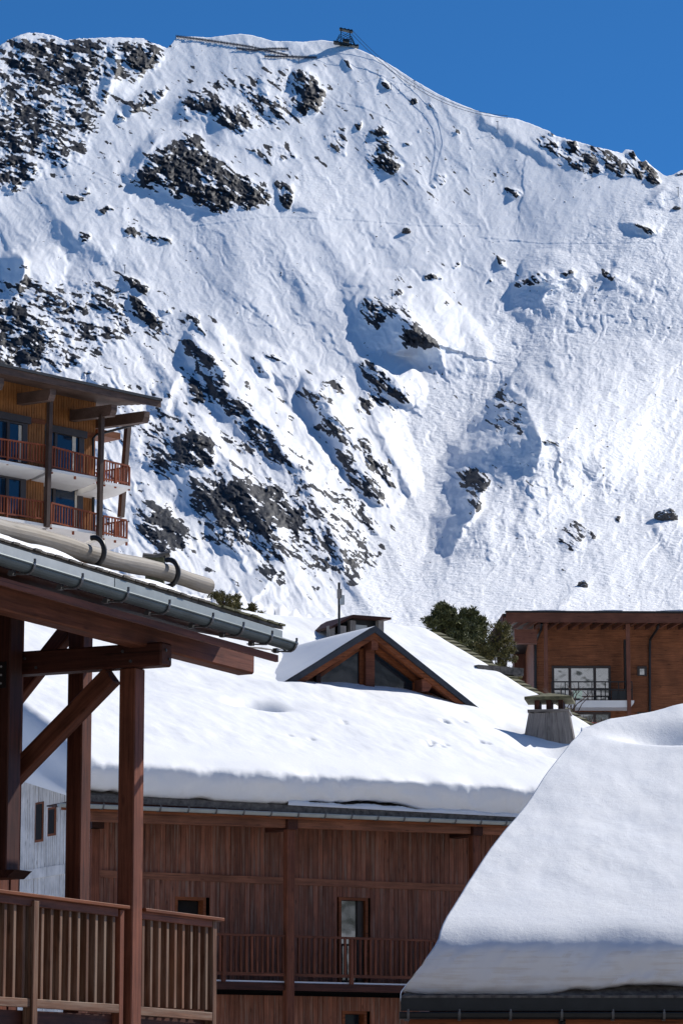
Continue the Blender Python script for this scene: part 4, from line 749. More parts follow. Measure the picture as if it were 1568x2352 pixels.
# roofed vent behind the dormer ridge, with the aerial pole
ry = 12.0; vp = lambda x, y, dy=0.0: Cf.on(x, y, ry + dy)
vent = bpy.data.objects.new('roof_vent', None); COL.objects.link(vent); vent.parent = chalet; va_, vb_ = vp(752, 1440), vp(866, 1440)
MB().prism([(va_.x - .2, vp(737, 1444).z), (vp(786, 1417).x, vp(786, 1418).z), (vb_.x + .1, vp(868, 1424).z), (vb_.x + .1, vp(868, 1429).z), (vp(786, 1424).x, vp(786, 1424).z), (va_.x - .2, vp(737, 1450).z)], 'y', ry - .6, ry + .9).build('vent_roof', W_DARK, vent)
for xq in (744, 770, 792, 856): c = vp(xq, 1445); box('vent_post', c.x - .09, c.x + .09, ry - .45, ry - .3, vp(xq, 1480).z, vp(xq, 1430 if xq > 780 else 1442).z, W_OLD, vent)
c0, c1 = vp(792, 1462), vp(830, 1440); box('vent_box', c0.x, c1.x, ry - .3, ry + .6, c0.z - .4, c1.z, ZINC_L, vent); c0, c1 = vp(780, 1440), vp(862, 1428); box('vent_louvre', c0.x, c1.x, ry - .2, ry + .7, c0.z - .8, c1.z, DARKMET, vent)
c = vp(778.5, 1400, -.8); pole = MB().tube([(c.x, c.y, c.z - 1.2), (c.x, c.y, vp(778.5, 1338, -.8).z)], .036, 8).build('aerial_pole', BLACK, chalet)
c0, c1 = vp(775, 1374, -.85), vp(781, 1354, -.85); MB().bx(c0.x, c1.x, ry - .95, ry - .82, c0.z, c1.z).build('aerial_box', W_OLD, pole); c0, c1 = vp(780, 1389, -.85), vp(787, 1368, -.85); MB().bx(c0.x, c1.x, ry - .95, ry - .82, c0.z, c1.z).build('aerial_box', ZINC_L, pole)
# ------------------------------------------------------------------ front timber chalet (left, near)
Af = Frame(300, 34, 29)
front = root('timber_balcony_house', Af, 'near dark timber house front with zinc gutter, log snow guards, braced posts and slatted balcony', 'house')
def ext(p, q, t): return p - (q - p) * t
p, q = Af.on(0, 1375, -.14), Af.on(566, 1523, -.14); beam('purlin', ext(p, q, .3), q, .22, .27, W_RED, front, bev=.02)
p, q = Af.on(0, 1335, -.925), Af.on(636, 1513, -.925); beam('fascia', ext(p, q, .3), q, .035, .075, W_RED, front)
re0, re1 = Af.on(0, 1243, -.92), Af.on(650, 1440, -.92); re0 = ext(re0, re1, .35); RKA = .225
rf_ = MB(); inn = Vector((0, 7.5, 7.5 * RKA)); th = Vector((0, 0, .030))
rf_.add([re0, re1, re1 + inn, re0 + inn, re0 - th, re1 - th, re1 + inn - th, re0 + inn - th], [(0, 1, 2, 3), (7, 6, 5, 4), (0, 4, 5, 1), (1, 5, 6, 2), (2, 6, 7, 3), (3, 7, 4, 0)]); rf_ = rf_.build('roof', SHINGLE, front)
so = [Vector((0, .14, -.17)) + v for v in (re0, re1)]; so[1].x -= .1
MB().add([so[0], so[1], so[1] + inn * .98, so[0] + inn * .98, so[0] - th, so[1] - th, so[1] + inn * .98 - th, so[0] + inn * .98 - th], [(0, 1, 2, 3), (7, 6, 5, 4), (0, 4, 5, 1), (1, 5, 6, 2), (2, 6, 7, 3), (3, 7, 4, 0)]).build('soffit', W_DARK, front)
# shingle edge pieces, mossy towards the end
n_s = 60
for k in range(n_s):
    a, b_ = re0.lerp(re1, k / n_s), re0.lerp(re1, (k + .93) / n_s); j = random.uniform(-.02, .012)
    beam('shingle', a + Vector((0, .10 + j, .014)), b_ + Vector((0, .10 + j, .014 + random.uniform(-.004, .006))), .26, .022, MOSS if k > 46 else SHINGLE, front)
def line(x0, y0, x1, y1, wq, back=0.0):
    p, q = Af.on(x0, y0, wq), Af.on(x1, y1, wq); return (ext(p, q, back), q)
p, q = line(0, 1262, 262, 1341, -.945, .5); beam('zinc_flashing', p, q, .006, .115, ZINC_L, front); p, q = line(264, 1341, 648, 1461, -.940); beam('zinc_flashing', p, q, .006, .115, ZINC_M, front)
p, q = line(0, 1279, 668, 1479, -1.02, .3); gy = lambda x: 1279 + x * 200 / 668
L_ = (q - p).x; gutter(front, p, q, .080, ZINC, 0, brk=[(Af.on(x, gy(x), -1.02).x - p.x) / L_ for x in (62, 172, 277, 372, 472, 542, 608, 664)])
# two logs held by iron hooks
def log(x0, y0, x1, y1, wq, r0, r1, seed, back):
    p, q = line(x0, y0, x1, y1, wq, back); n_ = 40; pts = [p.lerp(q, k / n_) + Vector((0, .012 * math.sin(k * .5 + seed), .012 * math.sin(k * .37 + seed * 2))) for k in range(n_ + 1)]
    return MB().tube(pts, [(r0 + (r1 - r0) * k / n_) * (1 + .04 * math.sin(k * 1.3 + seed)) for k in range(n_ + 1)], 18).build('snow_guard_log', W_LOG, front, smooth=False)
log(0, 1216, 480, 1344, -.42, .115, .085, 1, .4); log(0, 1246, 418, 1374, -.56, .075, .055, 4, .4)
for (x, y, s) in ((208, 1262, 1.0), (380, 1310, .95)):
    c = Af.on(x, y + 6, -.46); arc = []
    for j in range(15):
        a = math.radians(-95 - 185 * j / 14); arc.append(c + Vector((.02, .135 * s * math.cos(a) - .02, .150 * s * math.sin(a))))
    arc = [c + Vector((-.0, .45, -.04)), c + Vector((0, .2, -.13))] + arc
    MB().tube(arc, .028, 10).build('log_hook', BLACK, front, smooth=True)
# braced frames
zc = Af.onu(335, 1507, 0).z
beam('tie_beam', (0, -.43, zc), (0, 1.75, zc + .02), .22, .25, W_DARK, front, bev=.02)
box('post', -.10, .10, -.10, .10, -9, zc - .126, W_RED, front, bev=.012)
u2 = Af.on(181, 1800, 1.25).x; box('post', u2 - .1, u2 + .1, 1.15, 1.35, -9, 5.55, W_RED, front, bev=.012)
wc = Af.on(48, 1900, 1.5).x
uh = Af.on(10, 1800, 1.33).x; zh = Af.on(10, 2006, 1.33).z
box('hanging_post', uh - .12, uh + .12, 1.20, 1.44, zh, zc + .6, W_DARK, front, bev=.012)
MB().prism([(1.06, zh + .02), (1.46, zh + .02), (1.46, zh - .06), (1.16, zh - .06)], 'x', uh - .16, uh + .16).build('post_foot', W_DARK, front)
tp = Af.onu(10, 1550, uh - .13); pl = MB().bx(uh - .135, uh - .122, 1.24, 1.40, tp.z - .14, tp.z + .14).build('bolt_plate', BLACK, front)
for dz in (-.09, 0, .09): MB().tube([(uh - .135, 1.30, tp.z + dz), (uh - .142, 1.30, tp.z + dz)], .012, 8).build('bolt', ZINC_L, pl)
a, b_ = Af.onu(24, 1792, 0), Af.onu(258, 1552, 0); beam('brace', a, b_, .17, .20, W_RED, front, up=(0, -.6, .8), bev=.012)
a, b_ = Af.onu(30, 1610, u2), Af.onu(158, 1448, u2); beam('brace', a, b_, .15, .18, W_RED, front, up=(0, -.6, .8), bev=.012)
for (yy_, zz_) in ((-.05, zc - .06), (.05, zc + .05), (1.15, zc - .05), (1.3, zc + .06)): MB().tube([(-.108, yy_, zz_), (-.125, yy_, zz_)], .016, 8).build('bolt', STEEL, front)
for (uu_, zz_) in ((-.03, zc + .04), (.04, zc - .05)): MB().tube([(uu_, -.428, zz_), (uu_, -.446, zz_)], .016, 8).build('bolt', STEEL, front)
# house wall behind the balcony: vertical planks
box('wall', -8, wc - .03, 1.56, 1.8, -9, 6.0, DARKROOM, front)
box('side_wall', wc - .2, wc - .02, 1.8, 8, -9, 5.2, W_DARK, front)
for k in range(14):
    ub = wc - .175 * k; j = random.uniform(-.008, .008); box('plank', ub - .171, ub - .004, 1.50 + j, 1.555, -5, 5.9, W_RED, front)
# balcony
rw = -.02; bal = root('railing', (0, 0, 0), None, None); bal.parent = front
for (x0, y0, x1, y1, bk) in ((0, 2049, 286, 2085, .2), (322, 2090, 503, 2113, 0)):
    p, q = line(x0, y0, x1, y1, rw - .03, bk); beam('handrail', p, q, .15, .036, W_ORANGE, bal, bev=.005)
for (x0, y0, x1, y1, bk) in ((0, 2063, 268, 2096, .2), (320, 2101, 484, 2121, 0)):
    p, q = line(x0, y0, x1, y1, rw - .04, bk); beam('top_rail', p, q, .045, .085, W_RED, bal, bev=.004)  # darker wood than the bottom rail paints the shade under the handrail
for (x0, y0, x1, y1, bk) in ((0, 2300, 270, 2317, .2), (318, 2322, 484, 2335, 0)):
    p, q = line(x0, y0, x1, y1, rw - .04, bk); beam('bottom_rail', p, q, .045, .088, W_RAIL, bal, bev=.004)
ztr, zbr = Af.on(150, 2082, rw).z, Af.on(150, 2308, rw).z
u = Af.on(8, 2200, rw).x - .165 * 6; ue = Af.on(262, 2200, rw).x
while u < ue: 
    if abs(u - Af.on(66, 2200, rw).x) > .07: box('baluster', u - .024, u + .024, rw - .03, rw + .065, zbr + .03, ztr - .01, W_RAIL, bal, bev=.004)
    u += .1625
u, ue = Af.on(324, 2200, rw).x, Af.on(470, 2200, rw).x
for k in range(9): c = u + (ue - u) * k / 8; box('baluster', c - .024, c + .024, rw - .03, rw + .065, zbr + .02, ztr - .03, W_RAIL, bal, bev=.004)
c = Af.on(66, 2200, rw).x; box('rail_post', c - .045, c + .045, rw - .09, rw + .03, zbr - .32, ztr + .02, W_RAIL, bal, bev=.005)
c = Af.on(273, 2200, rw).x; box('rail_post', c - .04, c + .04, rw - .04, rw + .06, zbr - .5, ztr + .02, W_RED, bal, bev=.005)
c = Af.on(483, 2200, rw).x; box('rail_post', c - .04, c + .04, rw - .06, rw + .05, -4, ztr + .0, W_RAIL, bal, bev=.005)
zf = Af.on(150, 2342, .06).z
beam('floor_beam', (-6, .10, zf), (c, .10, zf - .02), .16, .16, W_DARK, front); box('balcony_floor', -6, c, .20, 1.5, zf + .02, zf + .08, W_DARK, front)
for k in range(12): a = c - .35 - k * .5; box('joist', a - .05, a + .05, .2, 1.5, zf - .14, zf + .015, W_DARK, front)
# strip of melting snow lying on the shingles
def snow_strip(name, label, p, q, wd, h, seed, end_taper=True):
    n_ = 90; vs, fs = [], []
    for k in range(n_ + 1):
        t_ = k / n_; c = p.lerp(q, t_); e = min(1, t_ * 14, (1 - t_) * 10); s = e * (.65 + .35 * math.sin(k * .31 + seed) * math.sin(k * .13)) + .05 * random.random(); W2 = wd * (.75 + .25 * math.sin(k * .21 + seed))
        for j in range(9): a = math.pi * j / 8; vs.append(c + Vector((0, -W2 / 2 * math.cos(a), h * s * math.sin(a) ** .7 + RKA * (-W2 / 2 * math.cos(a)))))
    for k in range(n_):
        for j in range(8): fs.append((k * 9 + j, (k + 1) * 9 + j, (k + 1) * 9 + j + 1, k * 9 + j + 1))
    o = link(name, mesh(name, vs, fs, True), SNOW); o.matrix_world = front.matrix_basis; return tag(o, label, 'snow', kind='stuff')
p, q = line(0, 1252, 560, 1420, -.70, .3); p.z, q.z = re0.z + .07, re1.z + .065; snow_strip('snow_strip', 'narrow strip of melting snow along the shingle edge above the zinc gutter', p, q, .36, .085, 1)

# ------------------------------------------------------------------ upper apartment house (left, behind)
Bf = Frame(110, 140, 44)
apt = root('apartment_house', Bf, 'honey brown apartment house with two tiers of red wooden balconies, far left', 'apartment house')
on = Bf.on
def lineb(x0, y0, x1, y1, wq, back=0.0): p, q = on(x0, y0, wq), on(x1, y1, wq); return ext(p, q, back), q
p, q = lineb(0, 849, 369, 928, -1.2, .4); beam('roof_fascia', p, q, .08, .33, W_BEAMGREY, apt); zr = (p.z + q.z) / 2; ub_ = q.x
p2, q2 = lineb(0, 838, 371, 919, -1.25, .4); beam('roof_edge', p2, q2, .16, .12, BLACK, apt)
MB().add([(p.x, -1.2, p.z + .19), (q.x, -1.2, q.z + .19), (q.x, 9, q.z + 1.3), (p.x, 9, p.z + 1.3), (p.x, -1.2, p.z + .1), (q.x, -1.2, q.z + .1), (q.x, 9, q.z + 1.2), (p.x, 9, p.z + 1.2)], [(0, 1, 2, 3), (7, 6, 5, 4), (0, 4, 5, 1), (1, 5, 6, 2), (2, 6, 7, 3), (3, 7, 4, 0)]).build('roof', DARKMET, apt)
for k in range(11): w2 = -1.0 + .42 * k; box('soffit_board', p.x, q.x - .1, w2, w2 + .38, q.z + .02 + .12 * (w2 + 1.2), q.z + .07 + .12 * (w2 + 1.2), W_BEAMGREY, apt)
wy1, wy2 = 1.3, 1.9; ustep = on(104, 950, wy1).x; uwr = on(219, 950, wy2).x; zw = q.z + .5
box('wall', -14, ustep, wy1, wy1 + .3, -9, zw, W_HONEY, apt); box('wall', ustep - .2, uwr, wy2, wy2 + .3, -9, zw, W_HONEY, apt); box('end_wall', uwr - .3, uwr - .004, wy2 + .3, 9, -9, zw, W_HONEY, apt)
gr = MB(); u = ustep - 8
while u < uwr:
    yq = wy1 if u < ustep - .06 else wy2; gr.bx(u + .012, u + .128, yq - .022, yq - .001, 10, zw); u += .15
gr.build('cladding_board', W_HONEY, apt, kind='stuff')
for (x0, y0, x1, y1, wq) in ((0, 955, 104, 970, wy1 - .05), (106, 985, 219, 1001, wy2 - .05)): p, q_ = lineb(x0, y0, x1, y1, wq, 0 if x0 else .5); beam('trim_board', p, q_, .05, .2, W_ORANGE, apt)
def win(x0, y0, x1, y1, wq, mull, cur, par=apt):
    a, b_ = on(x0, (y0 + y1) / 2, wq), on(x1, (y0 + y1) / 2, wq); zt, zb = on(x1, y0, wq).z, on(x1, y1, wq).z; m = MB()
    f = .13; m.bx(a.x, a.x + f, wq - .12, wq - .02, zb, zt).bx(b_.x - f * 2.4, b_.x, wq - .12, wq - .02, zb, zt).bx(a.x + f, b_.x - f * 2.4, wq - .12, wq - .02, zt - f, zt)
    for x in mull: c = on(x, y0, wq); m.bx(c.x - .08, c.x + .08, wq - .11, wq - .025, zb, zt - f)
    m = m.build('window', FRAMEW, par); MB().bx(a.x + .02, b_.x - .02, wq - .055, wq - .030, zb, zt - .02).build('pane', GLASS_B, m)
    if cur: c = on(cur, y0, wq); MB().bx(c.x - .09, c.x + .12, wq - .075, wq - .058, zb, zt - f - .02).build('curtain', CURTAIN, m)
win(-30, 973, 60, 1065, wy1, (17,), 45); win(100, 1000, 190, 1090, wy2, (126,), 168); win(-30, 1100, 56, 1190, wy1, (15,), None); win(97, 1124, 187, 1215, wy2, (122,), 174)
for (x0, y0, x1, y1, wq) in ((-30, 957, 69, 974, wy1 - .12), (100, 992, 198, 1007, wy2 - .12), (-30, 1088, 65, 1099, wy1 - .12), (97, 1111, 195, 1129, wy2 - .12)): a, b_ = on(x0, y0, wq), on(x1, y1, wq); zt = on(x1, y1 - 6, wq).z; box('lintel', a.x, b_.x, wq - .1, wq + .06, zt - .14, zt + .18, FRAMEW, apt)
for (xa, ya, xb, yb) in ((116, 908, 108, 1210), (234, 953, 228, 1242)): a, b_ = on(xa, ya, -.25), on(xb, yb, -.25); beam('post', a, b_, .2, .2, W_BEAMGREY, apt, up=(0, 1, 0))
bk_ = 3.0; a, b_ = on(294, 980, 2.2), on(278, 1188, 2.2); beam('post', a, b_, .24, .24, W_BEAMGREY, apt, up=(0, 1, 0))
for (xe, ye, wq) in ((3, 878, -1.0), (122, 904, -.95), (263, 940, -.95), (338, 955, -.95)):
    e = on(xe, ye, wq); prof = [(wq, e.z + .2), (wq, e.z - .05), (wq + .12, e.z - .3), (2.6, e.z - .3 + .2), (2.6, e.z + .4)]; MB().prism(prof, 'x', e.x - .17, e.x + .17).build('outrigger_beam', W_BEAMGREY, apt)
def storey(yh, yb, ys, ye_, bays):
    for (x0, y0, x1, y1, yb0, yb1) in bays:
        p, q = on(x0, y0, 0), on(x1, y1, 0); r = beam('railing', p, q, .07, .07, BALCONY, apt); d_ = q - p; zb0 = on(x0, yb0, 0).z; zb1 = on(x1, yb1, 0).z; inv = r.matrix_basis.inverted()
        bm_ = beam('bottom_rail', Vector((p.x, 0, zb0)), Vector((q.x, 0, zb1)), .06, .07, BALCONY, r); bm_.matrix_basis = inv @ bm_.matrix_basis
        n_ = max(3, int(round(d_.x / .165)))
        for k in range(n_ + 1):
            t_ = k / n_; c = p.lerp(q, t_); zb = zb0 + (zb1 - zb0) * t_; big = k in (0, n_, n_ // 2)
            o = beam('rail_post' if big else 'baluster', Vector((c.x, -.02 if big else 0, zb - (.34 if big else 0))), Vector((c.x, -.02 if big else 0, c.z - .036)), .085 if big else .05, .07 if big else .045, BALCONY, r, up=(0, 1, 0)); o.matrix_basis = inv @ o.matrix_basis
        sl = MB().bx(p.x - .05, q.x + .05, -.12, wy2, zb0 - .26, zb0 - .14).build('balcony_slab', WHITE, apt)
        MB().prism([(-.10, zb0 - .261), (wy2 - .002, zb0 - .261), (wy2 - .002, zb0 - .52), (.9, zb0 - .46)], 'x', p.x - .05, q.x + .05).build('slab_corbel', WHITE, apt)
storey(0, 0, 0, 0, [(-70, 998, 104, 1023, 1037, 1064), (120, 1026, 225, 1053, 1071, 1096), (240, 1057, 297, 1071, 1100, 1110)])
storey(0, 0, 0, 0, [(-70, 1128, 102, 1153, 1168, 1192), (118, 1155, 225, 1181, 1198, 1225), (238, 1185, 291, 1195, 1223, 1236)])
for zz in (0, 1):
    a, b_ = on(297, 1071, 0) if zz == 0 else on(291, 1195, 0), None
    e = MB().bar((a.x, .05, a.z), (a.x, 2.3, a.z), .06).bar((a.x, .05, a.z - .85), (a.x, 2.3, a.z - .85), .06)
    for k in range(13): e.bar((a.x, .15 + k * .17, a.z - .84), (a.x, .15 + k * .17, a.z), .045)
    e.build('end_railing', BALCONY, apt)
a, b_, c, d_ = on(214, 1050, 1.7), on(214, 1007, 1.7), on(300, 978, 1.2), on(319, 972, 1.0); MB().tube([a, b_, b_ + Vector((.2, 0, .2)), c, d_, d_ + Vector((.05, 0, .4))], .06, 8).build('drainpipe', BLACK, apt)
a = on(214, 1190, 1.7); MB().tube([(a.x, a.y, a.z - 4), (a.x, a.y, on(214, 1127, 1.7).z)], .07, 8).build('drainpipe', BLACK, apt)
a, b_ = on(222, 985, 2.6), on(274, 1010, 2.6); MB().bx(a.x, b_.x, 2.5, 3.6, b_.z, a.z).build('side_beam', W_HORIZ, apt)
# ------------------------------------------------------------------ near snow roof (right)
Df = Frame(920, 45, 90)
shed = root('snowy_roof_house', Df, 'house at lower right whose steep roof is buried in snow above a dark metal gutter', 'house')
DZ = Df.on(920, 2290, 0).z; DK = .5
lp = [Df.onplane(*p, DZ + .85, 0, DK) for p in ((1002, 2158), (1026, 2118), (1081, 2020), (1140, 1935), (1217, 1838), (1289, 1736), (1335, 1672))]
ly, lx = [p.y for p in lp], [p.x for p in lp]; lx = [x for x in lx]
rp = [Df.onplane(*p, DZ + .8, 0, DK) for p in ((1330, 1672), (1390, 1650), (1480, 1635), (1568, 1615), (1640, 1600))]
LIPD = [(.40, .0), (.18, .0), (.10, .02), (.06, .07), (.03, .16), (.00, .28), (-.03, .40), (-.055, .52), (-.06, .60), (-.03, .68), (.04, .75), (.15, .81), (.30, .84), (.5, .85)]
Rd = MB().add([(0, 0, DZ), (9, 0, DZ), (9, 9, DZ + 9 * DK), (3.6, 9, DZ + 9 * DK), (0, 0, DZ - .1), (9, 0, DZ - .1), (9, 9, DZ + 9 * DK - .1), (3.6, 9, DZ + 9 * DK - .1)], [(0, 1, 2, 3), (7, 6, 5, 4), (0, 4, 5, 1), (1, 5, 6, 2), (2, 6, 7, 3), (3, 7, 4, 0)]).build('roof', SHINGLE, shed)
hz = [(1450, 1655), (1475, 1690), (1520, 1700), (1568, 1675)]
h0 = Df.onplane(1500, 1685, DZ + .8, 0, DK); h1 = Df.onplane(1440, 1672, DZ + .8, 0, DK); h2 = Df.onplane(1530, 1655, DZ + .8, 0, DK)
def lline(y): return np.interp(y, [0] + ly + [ly[-1] + 3], [lx[0]] + lx + [lx[-1] + 1.5])
def dthick(u, y): return .86 - .08 * np.clip((y - 6.0) / 2.2, 0, 1) + 0 * u
roof_snow(Df, 'roof_snow', 'smooth bulging snow blanket on the steep roof at lower right', SNOW_D, 0.0, 7.5, 260, LIPD, 0, DZ + .02, DK, 6.6, 150, dthick,
          [(h0.x + .45, h0.y - .05, .80, .36, .58), (h0.x + .6, h0.y - .8, .8, .35, -.07)], 6, 940,
          left_line=lambda y: np.interp(y, [0, .5] + ly[2:], [lx[0], lx[1]] + lx[2:]), ridge=lambda U: np.interp(U + 3.0 * (1 - U / 7.5), [p.x for p in rp], [p.y for p in rp]), bump_amp=.035, ragged=.22, corner=.58, skirt_bulge=.015, skirt=lambda y: np.clip((y - .1) * .5, .02, .6))
zq = lambda x, y, w=0.0: Df.on(x, y, w).z
for k in range(30):
    a = .0 + k * .25; box('shingle', a + .004, a + .246, -.06 + random.uniform(-.012, .012), .45, DZ - .012, DZ + .018 + random.uniform(0, .008), SHINGLE, shed)
box('eaves_fascia', -.01, 8, -.05, .0, zq(1000, 2322), DZ - .014, DARKMET, shed); gutter(shed, (-.03, -.10, zq(1000, 2327, -.1)), (8, -.10, zq(1000, 2328, -.1)), .085, DARKMET, 0, brk=[(.12 + .70 * k) / 8.03 for k in range(12)])
box('fascia_board', .10, 8, .02, .06, zq(1000, 2362), zq(1000, 2338), W_ORANGE, shed); box('wall', .4, 8.5, .7, .9, -9, DZ - .1, W_RED, shed); box('side_wall', .4, .6, .9, 8, -9, DZ, W_RED, shed)
box('soffit', .1, 8, .06, .7, zq(1000, 2345), zq(1000, 2341), W_DARK, shed); c = Df.on(1290, 2345, -.05); MB().tube([(c.x, -.05, c.z + .02), (c.x, .3, c.z - .35), (c.x, .6, c.z - .6), (c.x, .6, -6)], .05, 10).build('downpipe', DARKMET, shed)

# ------------------------------------------------------------------ brown clapboard house (right, behind)
Ef = Frame(1161, 135, 90)
lodge = root('clapboard_lodge', Ef, 'red-brown clapboard building with flat eaves and white balcony slab behind the old chimney', 'building')
oe = Ef.on; fy = 1.6
p, q = oe(1161, 1418, 0), oe(1760, 1421, 0); beam('roof_fascia', p, q, .08, .40, W_BROWNBOARD, lodge); zr = p.z
p, q = oe(1159, 1405, -.05), oe(1760, 1407, -.05); beam('roof_edge', p, q, .16, .07, BLACK, lodge)
rl0, rl1 = oe(1161, 1418, 0), oe(1130, 1442, 0)
MB().add([(0, .04, zr + .17), (12, .04, zr + .17), (12, 9, zr - .5), (-.5, 9, zr - .5), (0, .04, zr + .08), (12, .04, zr + .08), (12, 9, zr - .6), (-.5, 9, zr - .6)], [(0, 1, 2, 3), (7, 6, 5, 4), (0, 4, 5, 1), (1, 5, 6, 2), (2, 6, 7, 3), (3, 7, 4, 0)]).build('roof', DARKMET, lodge)
beam('verge_board', (-.02, .05, zr), (-.50, 2.5, zr - .62), .06, .36, W_BROWNBOARD, lodge)
for k in range(26): a = .35 + k * .47; beam('rafter', (a + .1, .06, zr - .12), (a - .35, fy + .1, zr - .22), .09, .16, W_BROWNBOARD, lodge)
box('soffit', .0, 12, .06, fy + 2.5, zr - .02, zr + .04, W_BROWNBOARD, lodge)
a, b_ = oe(1180, 1447, .7), oe(1232, 1479, .7); box('soffit_beam', a.x, b_.x, .5, .9, b_.z, a.z, W_BROWNBOARD, lodge)
uc = oe(1226, 1550, fy).x; box('wall', uc, 12, fy, fy + .3, -9, zr + .0, W_HORIZ, lodge); box('side_wall', uc + .01, uc + .3, fy + .3, 7.5, -9, zr - .03, W_HORIZ, lodge)
box('back_wing', oe(1180, 1550, 7.6).x, uc + .2, 7.6, 9, -9, zr - .3, W_BROWNBOARD, lodge)
m = MB(); z = zr - .3
while z > 12.5: m.bx(uc - .022, 12, fy - .022 - random.uniform(0, .006), fy - .001, z - .088, z); m.bx(uc - .023, uc - .001, fy, 7.4, z - .088, z); z -= .096
m.build('clapboard', W_HORIZ, lodge, kind='stuff')
for (x0, x1) in ((1249, 1257), (1437, 1446)): a, b_ = oe(x0, 1500, .35), oe(x1, 1500, .35); box('post', a.x, b_.x, .3, .46, -9, zr - .22, W_BROWNBOARD, lodge)
a, b_ = oe(1431, 1470, 1.1), oe(1437, 1595, 1.1); box('screen_post', a.x, b_.x, .9, 1.3, b_.z, a.z, BLACK, lodge)
def pipe(pts): MB().tube([oe(*p) for p in pts], .055, 8).build('downpipe', BLACK, lodge)
pipe([(1243, 1432, .3), (1242, 1445, .5), (1229, 1475, fy - .12), (1229, 1500, fy - .12), (1228, 1800, fy - .12)]); pipe([(1511, 1435, .3), (1508, 1445, .5), (1492, 1468, fy - .12), (1491, 1490, fy - .12), (1491, 1800, fy - .12)])
def wine(x0, y0, x1, y1, mull, par=lodge, f=.10):
    a, b_ = oe(x0, y0, fy), oe(x1, y1, fy); m = MB().bx(a.x, a.x + f, fy - .08, fy - .026, b_.z, a.z).bx(b_.x - f, b_.x, fy - .08, fy - .026, b_.z, a.z).bx(a.x + f, b_.x - f, fy - .08, fy - .026, a.z - f, a.z).bx(a.x + f, b_.x - f, fy - .08, fy - .026, b_.z, b_.z + f * .5)
    for x in mull: c = oe(x, y0, fy); m.bx(c.x - .06, c.x + .06, fy - .078, fy - .028, b_.z + f * .5, a.z - f)
    m = m.build('window', FRAMEW, par); MB().bx(a.x + .02, b_.x - .02, fy - .045, fy - .03, b_.z + .02, a.z - .02).build('pane', GLASS_R, m); return m
wine(1266, 1530, 1402, 1610, (1307, 1364)); wine(1462, 1531, 1484, 1553, ()); wine(1300, 1636, 1402, 1700, (1364,)); wine(1462, 1636, 1484, 1670, ()); wine(1590, 1535, 1640, 1600, ())
a, b_ = oe(1290, 1609, .4), oe(1455, 1625, .4); MB().prism([(a.x, a.z), (b_.x, a.z), (b_.x, a.z - .10), (b_.x - .15, b_.z), (a.x, b_.z)], 'y', .35, fy - .03).build('balcony_slab', WHITE, lodge)
br = MB(); a, b_ = oe(1266, 1565, .42), oe(1450, 1565, .42)
for y in (1566, 1584): c = oe(1300, y, .42); br.bx(a.x, b_.x, .40, .44, c.z - .025, c.z + .025)
for k in range(7): c = a.x + (b_.x - a.x) * k / 6; br.bx(c - .02, c + .02, .405, .435, oe(1300, 1607, .42).z, oe(1300, 1566, .42).z)
br = br.build('balcony_railing', BLACK, lodge); a, b_ = oe(1404, 1586, .44), oe(1449, 1607, .44); MB().bx(a.x, b_.x, .46, .49, b_.z, a.z).build('railing_panel', DARKMET, br); a, b_ = oe(1316, 1587, .40), oe(1336, 1604, .40); MB().bx(a.x, b_.x, .36, .39, b_.z, a.z).build('notice_board', plain('pale_green_board', (.55, .66, .50), .7, 0, .03), br)
sv = []; m = MB()
for k in range(60): a = .4 + k * .2; m.bx(a, a + .2, .0, 1.8, zr + .20, zr + .22 + .10 * abs(math.sin(k * .23)) * (k % 23 > 2))
o = m.build('roof_snow', SNOW, None); o.matrix_world = lodge.matrix_basis; tag(o, 'thin snow layer on the flat roof edge of the red-brown clapboard building', 'snow', kind='stuff')
# orange netting and bare bush in front of the clapboard building
nt_ = MB(); pa = [(1302, 1650), (1350, 1657), (1400, 1668), (1440, 1672)]
for dy in (0, 8, 16, 24, 30):
    for k in range(3): nt_.bar(P(pa[k][0], pa[k][1] + dy, 112), P(pa[k + 1][0], pa[k + 1][1] + dy, 112), .03)
for k in range(24): x = 1302 + k * 6; y = np.interp(x, [p[0] for p in pa], [p[1] for p in pa]); nt_.bar(P(x, y, 112), P(x, y + 30, 112), .02)
tag(nt_.build('safety_net', plain('red_net', (.38, .06, .05), .7)), 'sagging red safety netting between the old chimney and the near snow roof', 'netting')
def bush(name, label, spots, Y):
    m = MB()
    for (x, y, n_, L) in spots:
        for _ in range(n_):
            p0 = P(x + random.uniform(-14, 14), y, Y); a = random.uniform(-.9, .9); pts = [p0]
            for s in range(4): p0 = p0 + Vector((math.sin(a), random.uniform(-.2, .2), math.cos(a))) * L / 4; a += random.uniform(-.5, .5); pts.append(p0)
            m.tube(pts, [.022, .018, .014, .01, .007], 4)
            for _2 in range(2): b0 = pts[random.randint(1, 3)]; m.tube([b0, b0 + Vector((random.uniform(-.4, .4), random.uniform(-.2, .2), random.uniform(.1, .5))) * L * .5], [.012, .006], 4)
    r = root(name, P(spots[0][0], spots[0][1], Y), label, 'bush'); o = m.build('twigs', plain('bare_twig_' + str(len(spots)), (.10, .065, .05), .9), r); o.matrix_parent_inverse = r.matrix_basis.inverted(); return r
bush('bare_bush', 'leafless bush of fine brown twigs right of the old grey chimney', [(1318, 1715, 26, 1.1), (1350, 1712, 26, 1.0), (1382, 1705, 18, .8), (1305, 1655, 14, 1.3)], 108)

